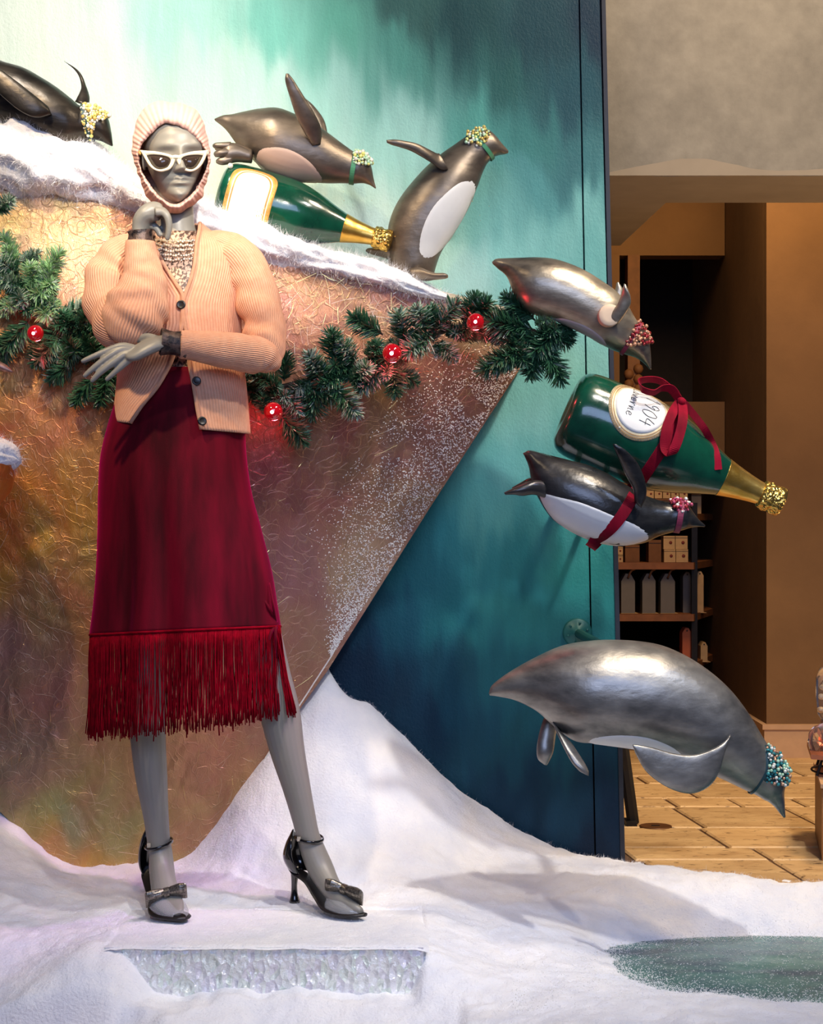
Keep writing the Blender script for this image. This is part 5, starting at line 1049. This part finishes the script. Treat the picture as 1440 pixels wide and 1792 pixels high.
# edge bands along both fronts
for k in (0, n-1):
    mb = MB(); pts = [R[i][k] for i in range(0, len(R), 3)]; mb.tube([(x, y-.003, z) for x, y, z in pts], [(.0045, .0045)]*len(pts), 8, 2); mb.build('front_band', KNIT, card)
def wrinkle(folds):
    # folds: (position along, slope with angle, centre angle, angular reach, width, depth)
    def f(s_, th):
        m = 1+.012*np.sin(th*3+s_*9)+.010*np.sin(s_*40+2*np.sin(th))
        for s0, k, a0, ar, w, d in folds:
            da = (th-a0+math.pi) % (2*math.pi)-math.pi; e = np.exp(-.5*(da/ar)**2); x = (s_-s0-k*da)/w; m = m-d*e*np.exp(-.5*x*x)+.5*d*e*np.exp(-.5*((x-2.2)/1.1)**2)
        return m
    return f
for nm, rows, mod in (('sleeve', [(262, 424, .0, 20, 30), (238, 440, -.002, 36, 42), (207, 463, -.012, 45, 45), (190, 500, -.035, 44, 46), (192, 540, -.07, 42, 45), (206, 570, -.105, 40, 42), (226, 586, -.13, 30, 34)], wrinkle([(.38, .05, 0, 1.3, .035, .22), (.62, -.06, 0, 1.4, .04, .26), (.5, .05, 2.6, 1., .04, .12), (.80, -.04, .6, 1.2, .035, .15), (.22, .06, .5, 1., .03, .12), (.42, .05, 4.4, 1.2, .035, .20), (.66, -.06, 4.2, 1.3, .04, .2)])),
                      ('sleeve', [(226, 592, -.125, 24, 30), (228, 576, -.135, 47, 43), (237, 548, -.142, 56, 46), (248, 512, -.144, 46, 40), (250, 480, -.143, 36, 33), (248, 452, -.142, 29, 27), (246, 428, -.14, 26, 24), (246, 422, -.14, 24, 22)], wrinkle([(.22, .05, 4.6, .9, .03, .12), (.36, -.06, 4.9, .9, .03, .10), (.5, .05, 4.4, 1., .03, .09), (.3, .1, 3.4, .8, .03, .10), (.62, -.04, 4.9, 1., .03, .06)])),
                      ('sleeve', [(352, 424, .0, 18, 28), (384, 434, 0, 32, 38), (416, 456, -.004, 41, 42), (442, 500, -.012, 40, 42), (458, 550, -.03, 38, 40), (464, 592, -.05, 36, 38), (462, 618, -.062, 33, 34), (452, 636, -.075, 24, 26)], wrinkle([(.30, .04, 3.2, 1.1, .03, .12), (.46, -.05, 3.4, 1.1, .03, .14), (.6, .05, 3.3, 1.2, .03, .15), (.74, -.05, 3.6, 1.2, .03, .18), (.86, .04, 4, 1.2, .03, .16), (.5, .05, 5, .9, .03, .1), (.68, .05, 5, .9, .03, .1), (.16, .06, 4.5, 1, .025, .12)])),
                      ('sleeve', [(482, 640, -.055, 12, 16), (470, 628, -.07, 26, 30), (448, 620, -.09, 33, 32), (415, 616, -.12, 32, 30), (380, 611, -.142, 30, 28), (345, 606, -.16, 26, 24), (320, 602.5, -.174, 24.5, 21), (316, 602, -.176, 23, 20)], wrinkle([(.16, .04, 4.7, 1.2, .03, .12), (.28, -.04, 4.6, 1.2, .03, .09), (.42, .04, 4.7, 1., .03, .06), (.3, .05, 1.6, 1., .03, .08)]))):
    mb = MB(); tubepx(mb, rows, 40, 9, mod=mod); o = mb.build(nm, KNIT_ARM, card)
cb = bvh_of(card)
for px, py in ((318, 534), (343, 668), (352, 738)):
    q, nn = project(cb, px, py, -.1, .0062); mb = MB(); zq = nn.to_track_quat('Z', 'Y').to_matrix(); Rg = []
    for rr, h in ((.0098, -.003), (.0102, .001), (.0092, .0032), (.0070, .0026), (.0045, .0020), (.001, .0020)): Rg.append([tuple(q+zq @ Vector((rr*math.cos(a), rr*math.sin(a), h))) for a in np.linspace(0, 2*math.pi, 22, False)])
    mb.loft(Rg); mb.build('button', BUTTON, card)
# --- necklace: five chain strands
nk = thing('chain_necklace', tuple(P(307, 425, -.05)), 'multi-strand silver chain necklace around the mannequin neck', 'necklace')
for k in range(5):
    mb = MB(); r = np.random.default_rng(60+k)
    for a in np.linspace(0, 2*math.pi, 74, False):
        fr = .5+.5*math.cos(a); py = 408+k*2.2+fr*(14+k*6.0)+r.normal()*.8; hw = 42+k*2.6+fr*5; hd = 49+k*2.6
        mb.ball(P(308+hw*math.sin(a), py, .012-S(hd+3+fr*6)*math.cos(a)-.001*k), .0030*r.uniform(.75, 1.3), 6, 4)
    mb.build('chain_strand', SILVER, nk, False)
# --- sunglasses
sg = thing('sunglasses', tuple(P(304, 283, -.11)), 'ivory cat-eye sunglasses with dark lenses on the mannequin face', 'sunglasses')
def gl(px, py): dx = (px-306)/60; return P(px, py, -.1135+.022*dx*dx+(px-306)*.0001)
def contour(poly, n=64):
    pg = cr(list(poly)+[poly[0]], 10)[:-1]; c = pg.mean(0); return pg
LO = [(244, 262.5), (257, 264), (272, 265), (289, 268.5), (303, 273), (306.5, 278), (304, 287), (298, 295.5), (289, 299.5), (280, 300.5), (270, 297.5), (261, 290), (254, 279), (249, 270)]
LI = [(256.5, 272), (264, 270.8), (273, 271), (284, 272.3), (294, 275), (298.5, 279), (298, 285), (293.5, 292.5), (286, 296), (279, 296.8), (272, 294.5), (266, 289), (261, 281), (258, 275.5)]
RO = [(365, 262.5), (352, 264), (339, 265), (324, 268.5), (311, 273), (309, 278), (312, 287), (318, 295), (326, 299.5), (335, 300.5), (344, 297), (352, 290), (358, 280), (362, 270)]
RI = [(355.5, 272), (348, 271), (339, 271.2), (328, 272.5), (320, 275.5), (317, 279.5), (318, 285.5), (322.5, 292), (329, 295.8), (336, 296.8), (342, 294), (347, 288.5), (351.5, 281), (354, 276)]
fm = MB()
for o_, i_ in ((LO, LI), (RO, RI)):
    a, b = contour(o_), contour(i_); n_ = len(a); V = []
    for yy in (-.002, .002):
        V += [tuple(gl(*p)+Vector((0, yy, 0))) for p in a]+[tuple(gl(*(p*.5+q*.5))+Vector((0, yy*2.1, 0))) for p, q in zip(a, b)]+[tuple(gl(*q)+Vector((0, yy, 0))) for q in b]
    Fc = []
    for j in range(n_):
        k = (j+1) % n_; A = lambda r_: (r_*n_+j, r_*n_+k)
        seq = [0, 1, 2, 5, 4, 3, 0]
        for r1, r2 in zip(seq, seq[1:]): Fc.append([A(r1)[0], A(r1)[1], A(r2)[1], A(r2)[0]])
    fm.add(V, Fc)
fm.tube([gl(300, 276)+Vector((0, -.001, 0)), gl(307.5, 274.8)+Vector((0, -.003, 0)), gl(315, 276)+Vector((0, -.001, 0))], [.0042]*3, 10, 4)
fr_ = fm.build('frame', FRAME_W, sg)
for i_ in (LI, RI):
    b = contour(i_); c = b.mean(0); V = [tuple(gl(*c)+Vector((0, -.002, 0)))]+[tuple(gl(*(c+(q-c)*1.04))+Vector((0, .0005, 0))) for q in b]; m_ = len(b); solidify(MB().add(V, [[0, 1+j, 1+(j+1) % m_] for j in range(m_)]).build('lens', LENS, sg), .0012)
for x0, x1 in ((246, 246), (363, 360)): MB().tube([gl(x0, 267)+Vector((0, .001, 0)), P(x0-(3 if x0 < 300 else -1.5), 268, -.055), P(x1+(2 if x0 < 300 else -2), 270, .02)], [(.0022, .0045)]*3, 8, 4, up=(0, 0, 1)).build('temple', plain('yellow_temple', L(240, 190, 96), .3, var=.05) if x0 < 300 else FRAME_W, sg)
# --- shoes
def shoe(label, sole, cup, strap_pts, bow_c, bow_a, heel, vin):
    """every list in px with depth"""
    t_ = thing('high_heel_shoe', tuple(P(sole[-2][0], sole[-2][1]+3, sole[-2][2])), label, 'shoe', 'black bow heels of the mannequin')
    mb = MB(); R = []
    A = cr(sole, 7)
    for i, (px, py, y, w, h, ux, uy) in enumerate(A):
        c = np.array(P(px, py, y)); s_ = np.array((ux, uy, 0)); s_ /= np.linalg.norm(s_); up = np.array((0, 0, 1.)); w *= 4/F; h *= 4/F; R.append([c+s_*w*math.copysign(abs(math.cos(q))**.7, math.cos(q))+up*h*(math.sin(q)) for q in np.linspace(0, 2*math.pi, 14, False)])
    mb.loft(R); so = mb.build('sole', SOLE, t_)
    R = [[tuple(P(px, py, y)+Vector((S(w)*math.cos(q), S(d)*math.sin(q), 0))) for q in np.linspace(0, 2*math.pi, 16, False)] for px, py, y, w, d in cr(heel, 5)]
    MB().loft(R).build('stiletto_heel', PATENT, t_)
    R = []                                                  # heel cup: half shell round the back of the heel
    for px, py, y, w, d, a0, a1 in cr(cup, 6): R.append([tuple(P(px, py, y)+Vector((S(w)*math.sin(q), S(d)*math.cos(q), 0))) for q in np.linspace(a0, a1, 20)])
    solidify(MB().loft(R, closed=False).build('heel_cup', PATENT, t_), .0025, 1)
    mb = MB(); (sx, sy, sy_, sw, sd, tilt) = strap_pts
    pts = [tuple(P(sx, sy, sy_)+Vector((S(sw)*math.cos(q), S(sd)*math.sin(q), S(tilt)*math.cos(q)+S(3)*math.sin(q)))) for q in np.linspace(0, 2*math.pi, 36)]
    mb.tube(pts, [(.0022, .0042)]*36, 8, 1, caps=False); st = mb.build('ankle_strap', PATENT, t_)
    b_ = P(sx-sw*.72, sy+2, sy_-S(sd)*.75); MB().box((b_.x-.004, b_.y-.004, b_.z-.005), (b_.x+.004, b_.y+.001, b_.z+.005)).build('buckle', SILVER, st, False)
    if vin: R = [[tuple(P(px, py, y)+Vector((S(w)*math.cos(q)*vin[1][0]+0, S(w)*math.cos(q)*vin[1][1], S(h)*math.sin(q)))) for q in np.linspace(-.35, math.pi+.35, 18)] for px, py, y, w, h in cr(vin[0], 5)]; solidify(MB().loft(R, closed=False).build('clear_vamp', VINYL, t_), .001)
    mb = MB(); c = P(*bow_c); ax = Vector(bow_a).normalized(); upv = Vector((0, -.5, .86))
    for sgn in (-1, 1):
        R = []
        for s_, w, th in ((0, .010, .006), (.012, .014, .010), (.030, .020, .011), (.042, .022, .008), (.047, .021, .004)):
            c2 = c+ax*(sgn*s_)+Vector((0, -.004*s_/.05, -.0025*(s_/.03)**2)); R.append([tuple(c2+upv*(w*math.sin(q))+upv.cross(ax)*(th*math.cos(q)*(1+.25*math.sin(3*q)))) for q in np.linspace(0, 2*math.pi, 20, False)])
        mb.loft(R)
    bw = mb.build('sequin_bow', SEQUIN, t_, False); MB().loft([[tuple(c+ax*x_+upv*(w*math.sin(q))+upv.cross(ax)*(w*.9*math.cos(q))) for q in np.linspace(0, 2*math.pi, 14, False)] for x_, w in ((-.008, .009), (-.006, .0125), (.006, .0125), (.008, .009))]).build('bow_knot', SEQUIN, bw, False)
    return t_
pi = math.pi
shoe('black heel with sequin bow on the right foot in the photo, seen side-on', [(506, 1514, .085, 10, 3, .45, 1), (520, 1526, .075, 19, 3.5, .5, 1), (540, 1540, .05, 19, 3.5, .5, 1), (556, 1566, .02, 18, 3.5, .5, 1), (574, 1588, -.005, 22, 4, .5, 1), (600, 1596, -.03, 25, 4.5, .5, 1), (624, 1600, -.05, 18, 4.5, .5, 1), (640, 1601, -.06, 6, 3, .5, 1)],
    [(520, 1452, .065, 7, 8, -2.0, -1.0), (522, 1462, .065, 14, 16, -2.4, -.35), (523, 1476, .065, 22, 24, -2.6, -.0), (523, 1496, .068, 27, 28, -2.75, .6), (524, 1512, .07, 23, 26, -2.9, 1.1), (526, 1526, .07, 14, 18, -3, 1.5)],
    (541, 1466, .05, 25, 28, -3), (602, 1556, -.035), (1, -.45, -.25), [(516, 1518, .085, 10, 11), (516, 1530, .087, 7.5, 8), (515, 1546, .088, 5.5, 6), (515, 1562, .088, 6, 6.5), (515.5, 1574, .088, 9, 9.5), (515.5, 1579, .088, 10, 10)],
    ([(580, 1584, -.0, 22, 22), (600, 1590, -.028, 23, 19), (618, 1595, -.045, 18, 14), (632, 1599, -.055, 9, 8)], (.5, .85)))
shoe('black heel with sequin bow on the left foot in the photo, toes forward', [(262, 1516, .095, 9, 3, 1, .15), (264, 1530, .085, 17, 3.5, 1, .15), (268, 1548, .06, 17, 3.5, 1, .15), (276, 1572, .02, 18, 3.5, 1, .2), (286, 1593, -.025, 27, 4, 1, .25), (298, 1601, -.055, 33, 4.5, 1, .3), (310, 1606, -.08, 24, 4.5, 1, .3), (318, 1609, -.095, 8, 3, 1, .3)],
    [(262, 1452, .072, 6, 8, -2.4, -.6), (264, 1464, .074, 14, 14, -2.6, -.3), (267, 1480, .078, 22, 20, -2.3, .9), (268, 1500, .082, 25, 24, -2.2, 1.5), (267, 1516, .085, 22, 22, -2.1, 1.6), (265, 1530, .085, 14, 16, -2, 1.7)],
    (278, 1477, .05, 24, 28, 6), (291, 1562, -.052), (1, .15, .22), [(264, 1524, .095, 10, 10), (264, 1540, .1, 7, 7.5), (264, 1556, .102, 5.5, 6), (265, 1572, .103, 6, 6.5), (265, 1580, .103, 9, 9), (265, 1584, .103, 10, 10)],
    ([(286, 1576, -.03, 28, 22), (296, 1588, -.052, 29, 17), (306, 1598, -.072, 23, 12), (314, 1605, -.088, 11, 7)], (1, .25)))

# ================================================================== things in the dim shop
sh = thing('shelf_unit', (X(1170, 7.5), 3.5, 0), 'dark open shelving with brown wooden boards in the shop behind', 'shelf')
def zs(py): return Zp(py, 7.35)
for py in (905, 990, 1080, 1165, 1240):
    z = zs(py-6); dz = .028
    mb = MB(); mb.prism([(X(1060, 7.3), 3.3), (X(1214, 7.3), 3.3), (X(1268, 8.05), 4.05), (X(1268, 8.2), 4.22), (X(1060, 8.2), 4.22)], z-dz, z); mb.build('shelf_board', DW, sh, False)
for px, d in ((1214.5, 7.34), (1066, 7.36), (1262, 8.1)): MB().box((X(px, d)-.012, d-4-.012, -.005), (X(px, d)+.012, d-4+.012, zs(880))).build('post', IRON, sh, False)
PAPER = plain('cream_carton', L(196, 160, 112), .7, var=.1); KRAFT = plain('brown_kraft_carton', L(120, 78, 46), .8, var=.12); GREYBAG = plain('grey_gift_card', L(112, 108, 104), .7, var=.06); ORANGE = plain('burnt_orange_card', L(176, 88, 52), .6, var=.05); REDTAG = plain('dark_red_print', L(120, 46, 36), .7)
def carton(px0, px1, py0, py1, d, mat, label, group, seal=True, depth=.09):
    t_ = thing('carton', (X((px0+px1)/2, d), d-4+depth/2, Zp(py1, d)), label, 'box', group); a = (X(px0, d), d-4, Zp(py1, d)); b = (X(px1, d), d-4+depth, Zp(py0, d))
    MB().box(a, b).build('carton_body', mat, t_, False); w = b[0]-a[0]; h = b[2]-a[2]
    MB().box((a[0]-.0006, a[1]-.0008, b[2]-h*.16), (b[0]+.0006, b[1], b[2]-h*.13)).build('lid_line', IRON, t_, False)
    if seal:
        c = ((a[0]+b[0])/2+w*.12, a[1], (a[2]+b[2])/2); mb = MB(); mb.loft([[(c[0]+q*math.cos(x), yy, c[2]+q*math.sin(x)) for x in np.linspace(0, 2*math.pi, 12, False)] for q, yy in ((w*.14, a[1]+.001), (w*.14, a[1]-.0015), (w*.06, a[1]-.002))]); mb.build('seal', REDTAG, t_)
    return t_
for (a, b, col, row) in ((1161, 1181, 'left', 0), (1182, 1203, 'right', 0)):
    carton(a, b, 938, 961, 7.32, PAPER, f'upper small cream carton of the {col} stack on the middle shelf', 'small cream cartons on the middle shelf')
    carton(a+1, b+1, 961.5, 984, 7.315, PAPER, f'lower small cream carton of the {col} stack on the middle shelf', 'small cream cartons on the middle shelf')
carton(1078, 1090, 957, 971, 7.33, PAPER, 'upper narrow cream carton beside the mural edge', 'small cream cartons on the middle shelf'); carton(1078, 1090, 972, 984, 7.33, PAPER, 'lower narrow cream carton beside the mural edge', 'small cream cartons on the middle shelf')
carton(1094, 1119, 954, 984, 7.34, KRAFT, 'left brown carton on the middle shelf under the black penguin', 'brown cartons on the middle shelf', False); carton(1135, 1157, 945, 984, 7.34, KRAFT, 'right brown carton on the middle shelf beside the cream stacks', 'brown cartons on the middle shelf', False)
for i, (a, b) in enumerate(((1131, 1144), (1145.5, 1158.5), (1160, 1173), (1174.5, 1187.5), (1189, 1203))):
    carton(a, b, 856, 872, 7.33, PAPER, ('leftmost', 'second from left', 'middle', 'second from right', 'rightmost')[i]+' small printed carton in the row under the bottle', 'row of small printed cartons on the top shelf'); 
mbx = carton(1120, 1205, 872.5, 899, 7.33, KRAFT, 'long brown carton carrying the row of small printed cartons', 'brown cartons on the top shelf', False)
carton(1210, 1227, 862, 899, 7.5, PAPER, 'cream carton standing on the top shelf right of the posts', 'cream cartons on the top shelf', False)
carton(1239, 1250, 950, 984, 7.9, PAPER, 'tall cream carton at the right end of the middle shelf', 'cartons at the right shelf end', True); carton(1240, 1262, 1117, 1150, 7.95, KRAFT, 'brown carton at the right end of the lower shelf', 'cartons at the right shelf end', True)
def house(px0, px1, py0, py1, d, mat, label, group, ribbon=True):
    t_ = thing('gift_bag', (X((px0+px1)/2, d), d-4+.04, Zp(py1, d)), label, 'gift bag', group); x0, x1, z0_, z1 = X(px0, d), X(px1, d), Zp(py1, d), Zp(py0, d); w = x1-x0; s = z1-w*.55
    pg = [(x0, z0_), (x1, z0_), (x1, s), (x0+w*.68, z1), (x0+w*.32, z1), (x0, s)]; V = [(x, d-4, z) for x, z in pg]+[(x, d-3.92, z) for x, z in pg]; n_ = 6
    MB().add(V, [list(range(n_)), list(range(n_, 2*n_))[::-1]]+[[i, n_+i, n_+(i+1) % n_, (i+1) % n_] for i in range(n_)]).build('bag_body', mat, t_, False)
    c = Vector(((x0+x1)/2, d-4-.001, z1-w*.3)); MB().loft([[(c.x+q*math.cos(x), yy, c.z+q*math.sin(x)) for x in np.linspace(0, 2*math.pi, 12, False)] for q, yy in ((w*.09, c.y+.001), (w*.09, c.y-.001), (w*.05, c.y-.001))]).build('eyelet', IRON, t_)
    if ribbon: MB().tube([c, c+Vector((w*.2, -.004, w*.5)), c+Vector((w*.5, -.004, w*.62))], [.004, .005, .003], 6, 3).build('tie', KRAFT, t_)
    MB().box((x0-.002, d-4-.004, z0_-.0015), (x1+.012, d-3.92, z0_)).build('base_card', PAPER, t_, False)
for i, (a, b) in enumerate(((1087, 1111), (1124, 1147), (1156, 1181))): house(a, b, 1004, 1073, 7.34, GREYBAG, ('left', 'middle', 'right')[i]+' grey house-shaped gift bag on the fourth shelf', 'grey gift bags on the fourth shelf')
house(1195, 1210, 1001, 1073, 7.42, GREYBAG, 'narrow grey gift bag left of the iron post', 'grey gift bags on the fourth shelf', False); house(1218, 1231, 1000, 1072, 7.45, PAPER, 'narrow cream gift bag right of the iron post', 'grey gift bags on the fourth shelf', False)
house(1194, 1210, 1099, 1152, 7.36, ORANGE, 'burnt orange house-shaped gift bag on the lowest visible shelf', 'orange bags', False)
house(1226, 1238, 1124, 1158, 7.5, PAPER, 'small cream gift bag beside the orange bag', 'cream bags on the lowest shelf', False)
# stand leg, floor socket, pedestal with tray at the right edge
st = thing('easel', (X(1104, 5.16), 1.16, 0), 'black slanted easel leg on the shop floor beside the mural edge', 'easel')
MB().tube([(X(1108, 5.16), 1.16, .002), (X(1096, 5.14), 1.15, .16), (X(1080, 5.10), 1.12, .36), (X(1062, 5.05), 1.08, .62)], [(.014, .02)]*4, 8, 1).build('leg', IRON, st, False)
MB().box((X(1093, 5.16), 1.12, 0), (X(1112, 5.16), 1.2, .012)).build('foot_plate', IRON, st, False)
MB().tube([(X(1000, 5.5), 1.55, .002), (X(1010, 5.45), 1.42, .3), (X(1062, 5.05), 1.08, .63)], [(.014, .02)]*3, 8, 1).build('leg', IRON, st, False)
fs = thing('floor_socket', (X(1147, 5.12), 1.12, 0), 'round brown metal floor socket lid set in the travertine', 'socket lid')
RUST = plain('brown_metal_lid', L(92, 56, 26), .5, .4, var=.15); mb = MB(); c = (X(1147, 5.12), 1.12)
mb.loft([[(c[0]+q*math.cos(a), c[1]+q*math.sin(a), z) for a in np.linspace(0, 2*math.pi, 36, False)] for q, z in ((.047, -.004), (.047, .002), (.043, .003), (.040, .0022), (.01, .0022))]); lid = mb.build('lid', RUST, fs)
MB().box((c[0]-.012, c[1]-.003, .0022), (c[0]+.012, c[1]+.003, .004)).build('finger_slot', IRON, lid, False)
pd = thing('wooden_pedestal', (X(1475, 4.75), .78, 0), 'wooden pedestal block cut off by the right edge', 'pedestal')
OAK = plain('oak_veneer', L(150, 104, 54), .55, var=.18, scale=12); d = 4.62
MB().prism([(X(1438, 4.62), .62), (X(1560, 4.55), .55), (X(1560, 4.98), .98), (X(1426, 5.0), 1.0)], -.004, Zp(1378, d)).build('block', OAK, pd, False)
MB().prism([(X(1436, 4.605), .605), (X(1563, 4.535), .535), (X(1563, 4.995), .995), (X(1423, 5.015), 1.015)], Zp(1378, d), Zp(1371, d)).build('top_slab', CREAM_TRIM, pd, False)
ts = thing('tray_stand', (X(1450, 4.8), .8, Zp(1371, d)), 'copper tray on thin black legs standing on the wooden pedestal', 'tray')
COPPER = plain('rose_copper', L(206, 132, 100), .3, .8, var=.1); dt = 4.75; zt = Zp(1318, dt)
MB().prism([(X(1419, 4.72), .72), (X(1500, 4.64), .64), (X(1520, 4.9), .9), (X(1412, 4.98), .98)], zt-.012, zt).build('tray', COPPER, ts, False)
for px, y0 in ((1428, .74), (1500, .68), (1458, .94)): MB().tube([(X(px+10, dt), y0, zt-.01), (X(px, dt), y0, Zp(1371, d)+.002)], [.004]*2, 8, 1).build('leg', IRON, ts, False)
MB().tube([(X(1472+40*math.cos(a), dt), .82+.09*math.sin(a), Zp(1368, d)) for a in np.linspace(0, 2*math.pi, 30)], [.003]*30, 6, 1).build('base_ring', IRON, ts, False)
dm = thing('glass_dome', (X(1446, 4.82), .82, zt), 'clear glass dome over copper leaves on the tray at the right edge', 'dome')
t = NT('clear_glass'); t.set(Base_Color=(.9, .85, .8, 1), Roughness=.03, IOR=1.25); t.put(t.b.inputs['Transmission Weight'], t.ramp(t.noise(2), [(0, (.93,)*3), (1, (.97,)*3)])); GLASS = t.m
cx = X(1446, 4.82); mb = MB(); R = [[(cx+q*math.cos(a), .82+q*math.sin(a), zt+z) for a in np.linspace(0, 2*math.pi, 32, False)] for q, z in ((.046, .001), (.05, .02), (.047, .045), (.034, .062), (.012, .071), (.002, .0715))]
mb.loft(R); mb.build('dome_glass', GLASS, dm)
lv = thing('copper_leaf_spray', (cx, .82, zt), 'shiny copper leaf spray under the glass dome', 'ornament'); r = np.random.default_rng(2); mb = MB()
for k in range(26):
    a = r.uniform(0, 6.28); rr = r.uniform(.004, .026); c = Vector((cx+rr*math.cos(a), .82+rr*math.sin(a), zt+.006+r.uniform(0, .042))); u1 = Vector(r.normal(size=3)).normalized()*.011; u2 = u1.cross(Vector(r.normal(size=3))).normalized()*.005
    mb.add([tuple(c-u1), tuple(c+u2), tuple(c+u1), tuple(c-u2)], [[0, 1, 2, 3]])
tag(solidify(mb.build('leaves', COPPER, lv, False), .0008), kind='stuff'); MB().tube([(cx, .82, zt+.001), (cx+.004, .82, zt+.025), (cx, .82, zt+.05)], [.0025]*3, 6, 3).build('stem', IRON, lv)
jr = thing('bauble_jar', (X(1447, 4.9), .9, Zp(1262, 4.9)), 'glass jar of pale silver baubles at the far right edge above the tray', 'jar'); cx = X(1447, 4.9); z0j = Zp(1268, 4.9)
MB().loft([[(cx+q*math.cos(a), .9+q*math.sin(a), z0j+z) for a in np.linspace(0, 2*math.pi, 28, False)] for q, z in ((.012, -.075), (.016, -.07), (.006, -.06), (.006, -.01), (.012, 0), (.02, .01))]).build('jar_foot', COPPER, jr)
MB().loft([[(cx+q*math.cos(a), .9+q*math.sin(a), z0j+z) for a in np.linspace(0, 2*math.pi, 28, False)] for q, z in ((.012, .008), (.026, .03), (.03, .08), (.03, .13), (.02, .155), (.003, .165))]).build('jar_glass', GLASS, jr)
r = np.random.default_rng(3)
for k in range(9):
    a = k*2.4; bb_ = bpy.data.objects
    mb = MB(); mb.ball((cx+.014*math.cos(a), .9+.014*math.sin(a), z0j+.03+.012*k), .0085, 10, 7); mb.build('bauble', SILVER, jr)
for o in bpy.data.objects:
    if '_t' in o: del o['_t']
